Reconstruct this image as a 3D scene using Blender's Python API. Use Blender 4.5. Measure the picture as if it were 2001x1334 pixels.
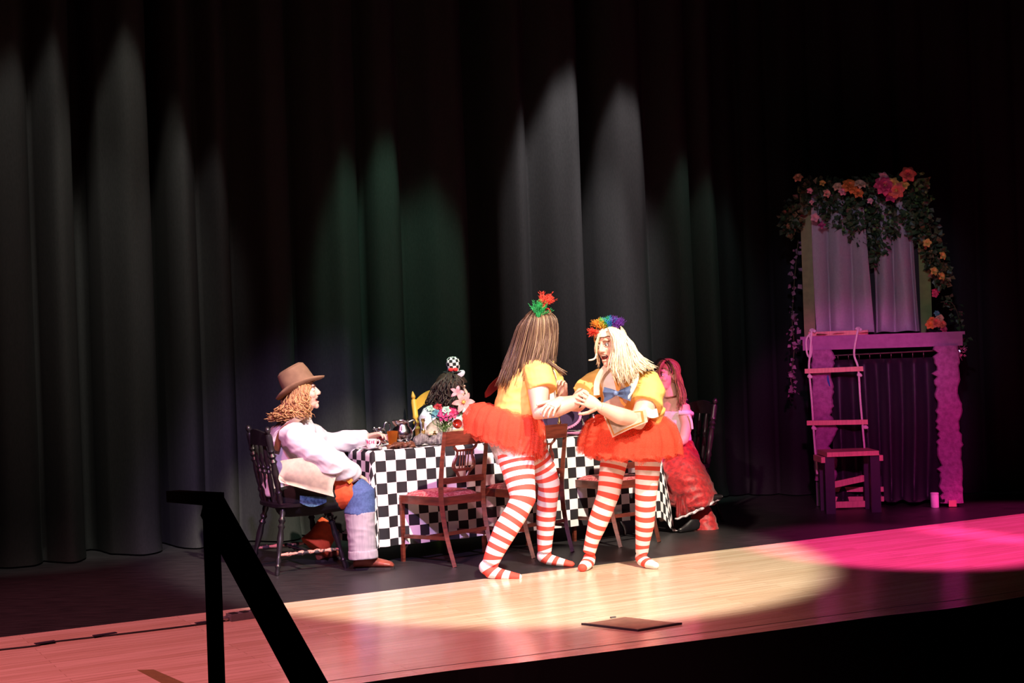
import bpy, bmesh, math, random
import numpy as np
from mathutils import Vector, Matrix, noise
V = Vector
for o in list(bpy.data.objects): bpy.data.objects.remove(o)
S = bpy.context.scene
C = S.collection
# ---------------------------------------------------------------- camera
FPX, CX, CY, ROLL, CAMH = 2779.0, 1000.5, 680.0, 0.034, 1.4
cd = bpy.data.cameras.new('camera'); cam = bpy.data.objects.new('camera', cd); C.objects.link(cam)
cd.sensor_width = 36; cd.lens = 36 * FPX / 2001; cd.shift_y = 13 / 2001; cd.clip_start = .05; cd.clip_end = 100
cr, sr = math.cos(ROLL), math.sin(ROLL)
mr = Matrix(((cr, sr, 0), (0, 0, -1), (-sr, cr, 0)))        # columns: right, up, back
cam.matrix_world = Matrix.Translation((0, 0, CAMH)) @ mr.to_4x4()
S.camera = cam
def ray(px, py):
    dx, dy = (px - CX) / FPX, -(py - CY) / FPX
    return V((dx * cr + dy * sr, 1, -dx * sr + dy * cr))
def P(px, py, Y):                       # the point of the place at depth Y seen along that sight line
    r = ray(px, py); return V((r.x * Y, Y, CAMH + r.z * Y))
def G(px, py, z=0.0):                   # a point on the level z
    r = ray(px, py); Y = (z - CAMH) / r.z; return V((r.x * Y, Y, z))
# ---------------------------------------------------------------- world, exposure, stage lights
w = bpy.data.worlds.new('house'); S.world = w; w.use_nodes = True
w.node_tree.nodes['Background'].inputs[0].default_value = (.5, .45, .6, 1)
w.node_tree.nodes['Background'].inputs[1].default_value = .003
vs = S.view_settings; vs.view_transform = 'Standard'; vs.look = 'None'; vs.exposure = 0.0; vs.gamma = 1; vs.use_curve_mapping = False
def spot(name, loc, target, color, power, angle, blend=.3, soft=.12):
    d = bpy.data.lights.new(name, 'SPOT'); d.energy = power; d.color = color; d.spot_size = math.radians(angle)
    d.spot_blend = blend; d.shadow_soft_size = soft
    o = bpy.data.objects.new(name, d); C.objects.link(o); o.location = loc
    o.rotation_euler = (V(target) - V(loc)).to_track_quat('-Z', 'Y').to_euler(); return o
SPOTS = [
 # name, position, target, colour, power, cone, blend
 ('follow_spot_warm',   (3.2, 2.6, 8.0), (-.10, 9.38, .0), (1, .84, .66), 9500, 21.4, .14),
 ('front_spot_salmon',  (-2.2, 1.0, 5.0), (0.35, 9.0, 1.0), (1, .68, .60), 3000, 13, .6),
 ('front_spot_lavender',(-.2, 1.2, 5.6), (-1.05, 9.4, .6), (.78, .47, 1.0), 2500, 19, .5),
 ('front_spot_pink',    (-3.0, 4.2, 6.2), (-1.7, 6.9, .0), (1, .25, .33), 2100, 50, .6),
 ('side_spot_magenta',  (4.4, 5.0, 6.4), (2.55, 9.45, .0), (1, .05, .36), 6500, 14, .3),
 ('far_side_spot_magenta', (5.8, 5.6, 6.4), (4.05, 10.15, .0), (1, .05, .36), 6000, 17, .3),
 ('front_spot_magenta', (1.0, 2.6, 3.2), (2.75, 11.6, .70), (1, .10, .58), 1700, 13, .4),
 ('front_spot_pale',    (0.6, 2.4, 4.6), (3.0, 11.8, 1.7), (.75, .68, 1), 600, 13, .6),
 ('side_spot_rose',     (4.6, 6.0, 4.4), (1.22, 10.9, 1.0), (1, .09, .48), 3200, 10.5, .6),
]
CUA, CUD = V((-3.564, 10.017, 0)), V((.873, .487, 0)).normalized()      # foot line of the long curtain
def ct(px):                              # where a sight line meets the curtain line
    r = ray(px, 660); return -(CUA.x * r.y - CUA.y * r.x) / (CUD.x * r.y - CUD.y * r.x)
def wash(name, px, zpeak, half, color, power, dist=1.35, drop=2.5, blend=.5):   # down-light hung just in front of the curtain; its beam draws an arch on the folds
    n = V((CUD.y, -CUD.x, 0)); c = CUA + CUD * ct(px) + n * (dist + .12); c.z = zpeak + drop
    ax = math.atan(dist / drop) - math.radians(half); SPOTS.append((name, c, c + (-n * math.tan(ax) - V((0, 0, 1))) * 5, color, power, half * 2, blend, .05))
wash('curtain_light_1', 85, 3.60, 11, (1, .92, .82), 400)
wash('curtain_light_2', 245, 3.70, 9.5, (1, .93, .80), 520)
wash('curtain_light_3', 365, 3.08, 7.5, (1, .90, .86), 230)
wash('curtain_light_4', 745, 3.02, 13, (.45, 1, .66), 560)
wash('curtain_light_5', 1085, 3.58, 10.5, (1, .88, .90), 1700)
wash('curtain_light_6', 1190, 3.44, 8.5, (1, .86, .88), 1100)
wash('curtain_light_7', 1330, 2.9, 10, (.55, 1, .75), 260)
for s in SPOTS: spot(*s)

# ---------------------------------------------------------------- helpers
def mat(name, col, rough=.6, metal=0.0, col2=None, scale=30, bump=0.0, stretch=(1, 1, 1), spec=.5, trans=0.0, sheen=0.0, detail=4, contrast=(.35, .65), bscale=None, coat=0.0):
    m = bpy.data.materials.new(name); m.use_nodes = True; n = m.node_tree.nodes; l = m.node_tree.links
    b = n['Principled BSDF']
    b.inputs['Base Color'].default_value = (*col, 1); b.inputs['Roughness'].default_value = rough; b.inputs['Metallic'].default_value = metal
    b.inputs['Specular IOR Level'].default_value = spec; b.inputs['Transmission Weight'].default_value = trans; b.inputs['Sheen Weight'].default_value = sheen
    b.inputs['Coat Weight'].default_value = coat
    tc = n.new('ShaderNodeTexCoord'); mp = n.new('ShaderNodeMapping'); mp.inputs['Scale'].default_value = stretch
    l.new(tc.outputs['Object'], mp.inputs[0])
    nz = n.new('ShaderNodeTexNoise'); nz.inputs['Scale'].default_value = scale; nz.inputs['Detail'].default_value = detail; l.new(mp.outputs[0], nz.inputs['Vector'])
    if col2 is None: col2 = tuple(c * .82 for c in col)
    r = n.new('ShaderNodeValToRGB'); r.color_ramp.elements[0].position, r.color_ramp.elements[1].position = contrast
    r.color_ramp.elements[0].color = (*col2, 1); r.color_ramp.elements[1].color = (*col, 1)
    l.new(nz.outputs['Fac'], r.inputs[0]); l.new(r.outputs[0], b.inputs['Base Color'])
    if bump:
        bp = n.new('ShaderNodeBump'); bp.inputs['Strength'].default_value = bump; bp.inputs['Distance'].default_value = .01
        nb = nz
        if bscale:
            nb = n.new('ShaderNodeTexNoise'); nb.inputs['Scale'].default_value = bscale; nb.inputs['Detail'].default_value = 3; l.new(mp.outputs[0], nb.inputs['Vector'])
        l.new(nb.outputs['Fac'], bp.inputs['Height']); l.new(bp.outputs[0], b.inputs['Normal'])
    return m
def world_of(o):
    m = o.matrix_basis.copy()
    while o.parent: o = o.parent; m = o.matrix_basis @ m
    return m
def obj(name, bm, m, parent=None, smooth=True, label=None, stuff=False):
    if isinstance(bm, bpy.types.Mesh): me = bm; me.name = name
    else:
        me = bpy.data.meshes.new(name)
        try: bmesh.ops.recalc_face_normals(bm, faces=bm.faces)
        except Exception: pass
        bm.to_mesh(me); bm.free()
    if parent is not None: me.transform(world_of(parent).inverted())
    for x in (m if isinstance(m, (list, tuple)) else [m]): me.materials.append(x)
    if smooth:
        me.polygons.foreach_set('use_smooth', [True] * len(me.polygons))
        if smooth != 'all':
            try: me.set_sharp_from_angle(angle=math.radians(42))
            except Exception: pass
    o = bpy.data.objects.new(name, me); C.objects.link(o)
    if parent is not None: o.parent = parent
    if label: o['label'] = label
    if stuff: o['kind'] = 'stuff'
    return o
def thing(name, label, cat, loc=(0, 0, 0), rz=0.0, group=None):
    o = bpy.data.objects.new(name, None); C.objects.link(o); o.empty_display_size = .1
    o.location = loc; o.rotation_euler = (0, 0, rz); o['label'] = label; o['category'] = cat
    if group: o['group'] = group
    return o
def tag(o, label, cat, group=None):
    o['label'] = label; o['category'] = cat
    if group: o['group'] = group
    return o
def struct(o, label=None):
    o['kind'] = 'structure'
    if label: o['label'] = label
    return o
def kids(o): return [c for c in bpy.data.objects if c.parent == o]
def copy_tree(o, parent=None):
    c = o.copy(); C.objects.link(c); c.parent = parent
    for ch in kids(o): copy_tree(ch, c)
    return c
def nb(): return bmesh.new()
def box(bm, c, s, M=None, taper=None):
    vs_ = []
    for z in (-.5, .5):
        k = 1 if (taper is None or z > 0) else taper
        for x, y in ((-.5, -.5), (.5, -.5), (.5, .5), (-.5, .5)):
            p = V((x * s[0] * k, y * s[1] * k, z * s[2]))
            if M is not None: p = M @ p
            vs_.append(bm.verts.new(V(c) + p))
    for f in ((3, 2, 1, 0), (4, 5, 6, 7), (0, 1, 5, 4), (1, 2, 6, 5), (2, 3, 7, 6), (3, 0, 4, 7)): bm.faces.new([vs_[i] for i in f])
    return vs_
def bevel(bm, w=.004, seg=1):
    bmesh.ops.bevel(bm, geom=[e for e in bm.edges if e.is_manifold and e.calc_face_angle(0) > .6], offset=w, segments=seg, profile=.5, affect='EDGES'); return bm
def Rz(a): return Matrix.Rotation(a, 3, 'Z')
def frame(d, ref=None):
    d = d.normalized(); r = V((0, 0, 1)) if ref is None else V(ref)
    if abs(d.dot(r.normalized())) > .97: r = V((1, 0, 0)) if abs(d.x) < .9 else V((0, 1, 0))
    a = r.cross(d).normalized(); b = d.cross(a).normalized(); return a, b
def spline(pts, n):
    pts = [V(p) for p in pts]
    if len(pts) < 3: return [pts[0].lerp(pts[-1], i / (n - 1)) for i in range(n)]
    q = [pts[0] * 2 - pts[1]] + pts + [pts[-1] * 2 - pts[-2]]; out = []
    for i in range(n):
        t = i / (n - 1) * (len(pts) - 1); k = min(int(t), len(pts) - 2); f = t - k
        a, b, c, d = q[k:k + 4]
        out.append(.5 * ((2 * b) + (c - a) * f + (2 * a - 5 * b + 4 * c - d) * f * f + (3 * b - a - 3 * c + d) * f ** 3))
    return out
def sweep(bm, pts, rad, seg=10, flat=1.0, ref=None, cap=True, lay=None, val=0.0):
    pts = [V(p) for p in pts]; n = len(pts)
    if not isinstance(rad, (list, tuple)): rad = [rad] * n
    if len(rad) != n:
        src = list(rad); rad = []
        for i in range(n):
            t = i / (n - 1) * (len(src) - 1); k = min(int(t), len(src) - 2); rad.append(src[k] + (src[k + 1] - src[k]) * (t - k))
    rings = []; a = None
    for i, p in enumerate(pts):
        d = (pts[min(i + 1, n - 1)] - pts[max(i - 1, 0)])
        if d.length < 1e-9: d = V((0, 0, 1))
        d.normalize()
        if a is None or ref is not None: a, b = frame(d, ref)
        else:
            a = (a - d * a.dot(d)).normalized(); b = d.cross(a).normalized()
        ring = []
        for k in range(seg):
            t = 2 * math.pi * k / seg
            v = bm.verts.new(p + (a * math.cos(t) + b * math.sin(t) * flat) * rad[i])
            if lay is not None: v[lay] = val
            ring.append(v)
        rings.append(ring)
    for r0, r1 in zip(rings, rings[1:]):
        for k in range(seg): bm.faces.new((r0[k], r0[(k + 1) % seg], r1[(k + 1) % seg], r1[k]))
    if cap: bm.faces.new(rings[0][::-1]); bm.faces.new(rings[-1])
    return rings
def lathe(bm, prof, c=(0, 0, 0), axis=(0, 0, 1), seg=16, M=None):
    c = V(c); axis = V(axis); a, b = frame(axis); axis = axis.normalized(); rings = []
    for r, z in prof:
        rings.append([bm.verts.new(c + axis * z + (a * math.cos(2 * math.pi * k / seg) + b * math.sin(2 * math.pi * k / seg)) * max(r, .0004)) for k in range(seg)])
    for r0, r1 in zip(rings, rings[1:]):
        for k in range(seg): bm.faces.new((r0[k], r0[(k + 1) % seg], r1[(k + 1) % seg], r1[k]))
    bm.faces.new(rings[0][::-1]); bm.faces.new(rings[-1]); return rings
def turned(bm, p, q, prof, seg=10):     # a turned spindle from p to q; prof: (radius, fraction along)
    p, q = V(p), V(q); L = (q - p).length; lathe(bm, [(r, t * L) for r, t in prof], p, q - p, seg)
def ell(bm, c, r, M=None, seg=16, rings=10):
    c = V(c); r = (r, r, r) if isinstance(r, (int, float)) else r; R = []
    for j in range(1, rings):
        t = math.pi * j / rings; ring = []
        for k in range(seg):
            f = 2 * math.pi * k / seg
            p = V((r[0] * math.sin(t) * math.cos(f), r[1] * math.sin(t) * math.sin(f), r[2] * math.cos(t)))
            ring.append(bm.verts.new(c + (M @ p if M is not None else p)))
        R.append(ring)
    tp = V((0, 0, r[2])); t_ = bm.verts.new(c + (M @ tp if M is not None else tp)); b_ = bm.verts.new(c - (M @ tp if M is not None else tp))
    for k in range(seg):
        bm.faces.new((t_, R[0][k], R[0][(k + 1) % seg])); bm.faces.new((b_, R[-1][(k + 1) % seg], R[-1][k]))
    for r0, r1 in zip(R, R[1:]):
        for k in range(seg): bm.faces.new((r0[k], r1[k], r1[(k + 1) % seg], r0[(k + 1) % seg]))
def loft(bm, rings, seg=24, cap=True):  # rings: (centre, half axis A, half axis B)
    R = []
    for c, A, B in rings:
        R.append([bm.verts.new(V(c) + A * math.cos(2 * math.pi * k / seg) + B * math.sin(2 * math.pi * k / seg)) for k in range(seg)])
    for r0, r1 in zip(R, R[1:]):
        for k in range(seg): bm.faces.new((r0[k], r0[(k + 1) % seg], r1[(k + 1) % seg], r1[k]))
    if cap: bm.faces.new(R[0][::-1]); bm.faces.new(R[-1])
def grid(bm, rows, closed=False, uv=None):
    R = [[bm.verts.new(p) for p in r] for r in rows]; fs = []
    for r0, r1 in zip(R, R[1:]):
        n = len(r0)
        for k in range(n if closed else n - 1): fs.append(bm.faces.new((r0[k], r0[(k + 1) % n], r1[(k + 1) % n], r1[k])))
    return R, fs
def remesh(bm, voxel=.007, it=6, wr=0.0, wscale=14.0, ridge=None):
    me = bpy.data.meshes.new('tmp'); bm.to_mesh(me); bm.free()
    o = bpy.data.objects.new('tmp', me); C.objects.link(o)
    r = o.modifiers.new('r', 'REMESH'); r.mode = 'VOXEL'; r.voxel_size = voxel
    if it: s = o.modifiers.new('s', 'SMOOTH'); s.factor = .5; s.iterations = it
    dg = bpy.context.evaluated_depsgraph_get()
    out = bpy.data.meshes.new_from_object(o.evaluated_get(dg)); bpy.data.objects.remove(o); bpy.data.meshes.remove(me)
    if wr:
        ns = [v.normal.copy() for v in out.vertices]
        for v, n in zip(out.vertices, ns):
            k = noise.noise(V((v.co.x * wscale, v.co.y * wscale, v.co.z * wscale)))
            k2 = 1 - abs(noise.noise(V((v.co.x * wscale * .8 + 9, v.co.y * wscale * .8, v.co.z * wscale * 1.5)))) * 2.4
            v.co += n * wr * (k * .7 + k2 * .8)
        out.update()
    return out
def joined(meshes):
    bm = nb()
    for me in meshes: bm.from_mesh(me); bpy.data.meshes.remove(me)
    out = bpy.data.meshes.new('body'); bm.to_mesh(out); bm.free(); return out
TH = math.radians(29)                   # the stage runs at this angle to the picture
U = V((math.cos(TH), math.sin(TH), 0)); W = V((-math.sin(TH), math.cos(TH), 0)); Z = V((0, 0, 1))
random.seed(7)
# ================================================================ materials
M = {}
def wood_floor():
    m = mat('apron_maple', (.80, .60, .38), .28); n = m.node_tree.nodes; l = m.node_tree.links; b = n['Principled BSDF']
    tc = n.new('ShaderNodeTexCoord'); mp = n.new('ShaderNodeMapping'); mp.vector_type = 'TEXTURE'; mp.inputs['Rotation'].default_value = (0, 0, TH)
    l.new(tc.outputs['Object'], mp.inputs[0])
    br = n.new('ShaderNodeTexBrick'); br.inputs['Scale'].default_value = 1.0; br.inputs['Brick Width'].default_value = 1.3; br.inputs['Row Height'].default_value = .057
    br.inputs['Mortar Size'].default_value = .0008; br.inputs['Color1'].default_value = (.84, .70, .52, 1); br.inputs['Color2'].default_value = (.70, .55, .38, 1); br.inputs['Mortar'].default_value = (.30, .18, .09, 1); br.offset = .37
    l.new(mp.outputs[0], br.inputs['Vector'])
    m2 = n.new('ShaderNodeMapping'); m2.inputs['Scale'].default_value = (1.2, 26, 1); l.new(mp.outputs[0], m2.inputs[0])
    nz = n.new('ShaderNodeTexNoise'); nz.inputs['Scale'].default_value = 2.0; nz.inputs['Detail'].default_value = 6; l.new(m2.outputs[0], nz.inputs['Vector'])
    mx = n.new('ShaderNodeMixRGB'); mx.blend_type = 'MULTIPLY'; mx.inputs[0].default_value = .45; l.new(br.outputs[0], mx.inputs[1])
    rp = n.new('ShaderNodeValToRGB'); rp.color_ramp.elements[0].position = .3; rp.color_ramp.elements[0].color = (.5, .4, .33, 1); rp.color_ramp.elements[1].position = .6
    l.new(nz.outputs[0], rp.inputs[0]); l.new(rp.outputs[0], mx.inputs[2]); l.new(mx.outputs[0], b.inputs['Base Color'])
    b.inputs['Roughness'].default_value = .19; b.inputs['Specular IOR Level'].default_value = .75
    bp = n.new('ShaderNodeBump'); bp.inputs['Strength'].default_value = .05; bp.inputs['Distance'].default_value = .004; l.new(nz.outputs[0], bp.inputs['Height']); l.new(bp.outputs[0], b.inputs['Normal'])
    return m
def uv_checker(name, c1, c2, scale, rough=.8):
    m = mat(name, c1, rough); n = m.node_tree.nodes; l = m.node_tree.links; b = n['Principled BSDF']
    uv = n.new('ShaderNodeUVMap'); ck = n.new('ShaderNodeTexChecker'); ck.inputs['Scale'].default_value = scale
    ck.inputs[1].default_value = (*c1, 1); ck.inputs[2].default_value = (*c2, 1)
    ad = n.new('ShaderNodeVectorMath'); ad.operation = 'ADD'; ad.inputs[1].default_value = (20.0 / scale + .0001, 20.0 / scale + .0001, .5 / scale)
    l.new(uv.outputs[0], ad.inputs[0]); l.new(ad.outputs[0], ck.inputs[0]); l.new(ck.outputs[0], b.inputs['Base Color']); return m
def attr_ramp(name, attr, stops, rough=.5, constant=False, sheen=0.0, spec=.4):
    m = mat(name, stops[0][1], rough, sheen=sheen, spec=spec); n = m.node_tree.nodes; l = m.node_tree.links; b = n['Principled BSDF']
    a = n.new('ShaderNodeAttribute'); a.attribute_name = attr
    r = n.new('ShaderNodeValToRGB')
    if constant: r.color_ramp.interpolation = 'CONSTANT'
    e = r.color_ramp.elements
    while len(e) < len(stops): e.new(.5)
    for i, (p, c) in enumerate(stops): e[i].position = p; e[i].color = (*c, 1)
    src = a.outputs['Fac']
    if constant:
        f = n.new('ShaderNodeMath'); f.operation = 'FRACT'; l.new(src, f.inputs[0]); src = f.outputs[0]
    l.new(src, r.inputs[0]); l.new(r.outputs[0], b.inputs['Base Color']); return m
def tulle(name, col, alpha):
    m = bpy.data.materials.new(name); m.use_nodes = True; n = m.node_tree.nodes; l = m.node_tree.links; n.clear()
    out = n.new('ShaderNodeOutputMaterial'); mx = n.new('ShaderNodeMixShader'); tr = n.new('ShaderNodeBsdfTransparent')
    df = n.new('ShaderNodeBsdfDiffuse'); tl = n.new('ShaderNodeBsdfTranslucent'); m2 = n.new('ShaderNodeMixShader'); m2.inputs[0].default_value = .35
    for d in (df, tl): d.inputs['Color'].default_value = (*col, 1)
    l.new(df.outputs[0], m2.inputs[1]); l.new(tl.outputs[0], m2.inputs[2])
    tc = n.new('ShaderNodeTexCoord'); nz = n.new('ShaderNodeTexNoise'); nz.inputs['Scale'].default_value = 260; nz.inputs['Detail'].default_value = 2; l.new(tc.outputs['Object'], nz.inputs['Vector'])
    mr_ = n.new('ShaderNodeMapRange'); mr_.inputs[1].default_value = .3; mr_.inputs[2].default_value = .7; mr_.inputs[3].default_value = alpha - .12; mr_.inputs[4].default_value = min(alpha + .12, 1)
    l.new(nz.outputs[0], mr_.inputs[0]); l.new(mr_.outputs[0], mx.inputs[0]); l.new(tr.outputs[0], mx.inputs[1]); l.new(m2.outputs[0], mx.inputs[2]); l.new(mx.outputs[0], out.inputs[0]); return m
M['apron'] = wood_floor()
M['black_floor'] = mat('black_stage_paint', (.030, .028, .030), .42, col2=(.014, .013, .015), scale=6, stretch=(1, 6, 1), bump=.12, bscale=60)
M['black'] = mat('matte_black_paint', (.006, .006, .007), .75)
M['rail'] = mat('black_powder_coat', (.0016, .002, .0016), 1.0, spec=.0)
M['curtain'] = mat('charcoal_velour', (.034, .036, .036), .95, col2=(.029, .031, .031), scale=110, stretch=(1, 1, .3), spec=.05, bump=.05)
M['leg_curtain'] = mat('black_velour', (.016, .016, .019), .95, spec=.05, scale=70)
M['mahogany'] = mat('mahogany', (.16, .035, .02), .35, col2=(.075, .016, .01), scale=9, stretch=(1, 1, 6), coat=.2)
M['damask'] = mat('red_damask', (.42, .05, .07), .75, col2=(.60, .20, .20), scale=55, bump=.2, contrast=(.45, .55))
M['black_chair'] = mat('worn_black_paint', (.016, .014, .017), .32, col2=(.010, .009, .011), scale=14)
M['worn'] = mat('chipped_pink_paint', (.55, .25, .2), .5, col2=(.03, .02, .03), scale=22, contrast=(.46, .5))
M['yellow_wood'] = mat('yellow_painted_wood', (.80, .47, .06), .45, scale=12)
M['red_wood'] = mat('red_painted_wood', (.60, .02, .02), .45, scale=12)
M['steel'] = mat('grey_steel', (.35, .34, .37), .35, metal=.8)
M['white_board'] = mat('plastic_table_top', (.6, .6, .6), .5)
M['check'] = uv_checker('checkered_cloth', (.86, .84, .86), (.012, .010, .014), 1 / .074)
M['mini_check'] = uv_checker('checkered_felt', (.9, .88, .86), (.01, .01, .01), 1.0)
M['silver'] = mat('tarnished_silver', (.62, .60, .62), .22, metal=1.0, col2=(.30, .28, .31), scale=25)
M['gold'] = mat('brass', (.85, .55, .22), .25, metal=1.0)
M['china'] = mat('white_china', (.85, .80, .82), .2)
M['pink_print'] = mat('pink_print', (.75, .03, .18), .4)
M['glass'] = mat('clear_glass', (.95, .97, .97), .03, trans=1.0)
M['orange'] = mat('orange_paper', (.85, .33, .04), .6)
M['grape'] = mat('dark_red_grape', (.16, .01, .025), .2)
M['fur'] = mat('grey_fur', (.30, .27, .26), .95, col2=(.11, .09, .10), scale=26, bump=.6, stretch=(3, 1, 1))
M['red_cloth'] = mat('red_napkin', (.75, .03, .03), .8)
M['tan_wood'] = mat('tan_wood', (.62, .38, .18), .5, scale=8, stretch=(6, 1, 1))
M['hat_purple'] = mat('dark_purple_felt', (.035, .012, .055), .85)
M['pink_braid'] = mat('pink_braid', (.75, .28, .52), .6)
M['skin'] = mat('skin', (.80, .50, .40), .5, col2=(.74, .44, .34), scale=9)
M['lip'] = mat('lip', (.62, .16, .14), .4); M['mouth'] = mat('open_mouth', (.10, .012, .012), .5); M['teeth'] = mat('teeth', (.85, .82, .76), .25)
M['eye'] = mat('eye_white', (.8, .78, .76), .2); M['iris'] = mat('iris', (.05, .035, .03), .15); M['brow'] = mat('brow', (.20, .10, .06), .8)
M['nail'] = mat('grey_nail', (.30, .30, .38), .25)
M['yellow_shirt'] = mat('yellow_cotton', (.88, .58, .17), .8, col2=(.85, .54, .15), scale=12)
M['white_cloth'] = mat('white_cotton', (.84, .82, .84), .8, col2=(.78, .76, .78))
M['cream'] = mat('cream_cotton', (.90, .80, .66), .8)
M['trim_orange'] = mat('orange_trim', (.85, .40, .10), .7)
M['bow'] = mat('slate_blue_satin', (.16, .25, .50), .5)
M['tights'] = attr_ramp('red_and_white_stripes', 'phase', [(0, (.80, .09, .06)), (.47, (.86, .82, .80))], .75, constant=True)
M['tutu'] = tulle('red_tulle', (.94, .15, .085), .44)
M['petticoat'] = mat('white_lace', (.80, .74, .76), .85, bump=.3, bscale=90)
M['hair_brown'] = attr_ramp('brown_highlighted_hair', 'shade', [(0, (.05, .025, .018)), (.45, (.12, .065, .04)), (.75, (.22, .14, .08)), (1, (.42, .30, .17))], .38)
M['hair_blond'] = attr_ramp('platinum_hair', 'shade', [(0, (.55, .36, .18)), (.4, (.80, .64, .42)), (1, (.92, .84, .68))], .4)
M['hair_copper'] = attr_ramp('copper_curls', 'shade', [(0, (.14, .05, .025)), (.5, (.36, .17, .07)), (1, (.60, .37, .16))], .42)
M['hair_dark'] = attr_ramp('dark_brown_curls', 'shade', [(0, (.012, .006, .005)), (.6, (.035, .018, .012)), (1, (.08, .042, .028))], .6)
M['hair_chest'] = attr_ramp('chestnut_hair', 'shade', [(0, (.14, .06, .04)), (.6, (.34, .17, .09)), (1, (.55, .33, .18))], .42)
M['hat_brown'] = mat('brown_felt', (.27, .155, .09), .85, col2=(.20, .11, .065), scale=14)
M['hat_band'] = mat('dark_band', (.06, .03, .03), .6)
M['shirt_white'] = mat('white_linen', (.70, .66, .72), .85, col2=(.66, .62, .68), scale=20)
M['leather'] = mat('brown_leather', (.16, .055, .03), .45)
M['shoe'] = mat('reddish_brown_leather', (.30, .075, .045), .42, col2=(.20, .045, .03), scale=18)
M['sole'] = mat('dark_sole', (.03, .02, .02), .7)
M['pants_black'] = mat('black_wool', (.010, .010, .011), .9)
M['denim'] = mat('blue_denim', (.07, .13, .32), .85, col2=(.05, .09, .24), scale=80)
M['denim_light'] = mat('light_blue_denim', (.12, .30, .50), .85, col2=(.05, .13, .26), scale=60, contrast=(.4, .55))
M['corduroy'] = mat('grey_corduroy', (.42, .38, .44), .9, col2=(.34, .31, .37), scale=90, stretch=(1, 1, .1))
M['red_patch'] = mat('orange_red_cotton', (.78, .11, .03), .8)
M['velvet'] = mat('crushed_red_velvet', (.55, .015, .02), .55, col2=(.26, .006, .012), scale=34, bump=.5, sheen=.4)
M['lace'] = mat('white_lace_trim', (.8, .72, .78), .8)
M['purple_wood'] = mat('mauve_painted_wood', (.34, .13, .30), .7, col2=(.28, .10, .25), scale=20)
M['bark'] = mat('mauve_painted_bark', (.36, .13, .30), .85, col2=(.24, .08, .20), scale=28, bump=.8, bscale=40)
M['green_wood'] = mat('green_painted_wood', (.14, .26, .06), .7, col2=(.11, .21, .05), scale=18)
M['olive_wood'] = mat('olive_painted_wood', (.24, .24, .10), .7, scale=18)
M['grey_drape'] = mat('pale_grey_drape', (.66, .63, .70), .85, col2=(.60, .57, .64), scale=60)
M['satin'] = mat('black_purple_satin', (.028, .018, .042), .42, col2=(.022, .014, .034), sheen=.3)
M['rung'] = mat('rung_pine', (.72, .34, .27), .6, scale=10, stretch=(8, 1, 1))
M['rope'] = mat('white_rope', (.82, .70, .72), .85, scale=160, bump=.4)
M['stool_dark'] = mat('dark_violet_paint', (.022, .016, .035), .5)
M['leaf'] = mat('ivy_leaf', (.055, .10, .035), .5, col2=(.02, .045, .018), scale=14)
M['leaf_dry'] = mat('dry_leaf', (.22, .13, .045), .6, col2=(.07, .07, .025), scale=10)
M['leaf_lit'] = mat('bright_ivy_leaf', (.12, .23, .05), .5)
M['vine'] = mat('vine_stem', (.05, .05, .02), .8)
M['leaf_mauve'] = mat('mauve_leaf', (.28, .14, .22), .6)
M['wire'] = mat('thin_wire', (.15, .1, .1), .4, metal=.7)
M['metal_plate'] = mat('dull_brass_plate', (.42, .28, .22), .45, metal=.6, col2=(.30, .20, .16), scale=12)
M['grey_plastic'] = mat('grey_plastic', (.13, .13, .14), .5)
M['tape'] = mat('olive_gaffer_tape', (.20, .15, .05), .7)
M['blue_plastic'] = mat('blue_plastic', (.05, .18, .60), .4)
def flower_mat(n, c, c2=None): M[n] = mat(n, c, .6, col2=c2 or tuple(x * .7 for x in c), scale=30); return M[n]
flower_mat('coral', (.85, .16, .10)); flower_mat('deep_pink', (.75, .05, .16), (.55, .03, .10)); flower_mat('peach', (.85, .48, .30)); flower_mat('orange_petal', (.85, .22, .04))
flower_mat('yellow_petal', (.80, .48, .10)); flower_mat('rose_pink', (.80, .35, .38)); flower_mat('lily_pink', (.62, .22, .20), (.66, .32, .29)); flower_mat('magenta_petal', (.50, .03, .16)); flower_mat('mint', (.40, .66, .50))
flower_mat('teal_petal', (.10, .30, .34)); flower_mat('dark_red_petal', (.35, .01, .02))
FE = {k: mat('feather_' + k, c, .7) for k, c in dict(red=(.88, .07, .04), green=(.02, .42, .10), orange=(.90, .30, .03), yellow=(.75, .55, .05), lime=(.20, .55, .08), blue=(.02, .25, .65), purple=(.14, .02, .36)).items()}

# ================================================================ the stage
b0, b1 = V((-2.69, 7.332, 0)), V((3.878, 10.904, 0)); ud = (b1 - b0).normalized(); wd = V((-ud.y, ud.x, 0))
def line_pt(t, back=0.0): return b0 + ud * t + wd * back
bm = nb()
for quad in [[line_pt(-5), line_pt(14), line_pt(14, 7.5), line_pt(-5, 7.5)]]:
    a = [bm.verts.new(p) for p in quad]; c = [bm.verts.new(p - Z * .06) for p in quad]
    bm.faces.new(a); bm.faces.new(c[::-1])
    for i in range(4): bm.faces.new((a[i], c[i], c[(i + 1) % 4], a[(i + 1) % 4]))
struct(obj('floor', bm, M['black_floor'], smooth=False), 'black painted stage floor upstage of the wooden apron')
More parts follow.
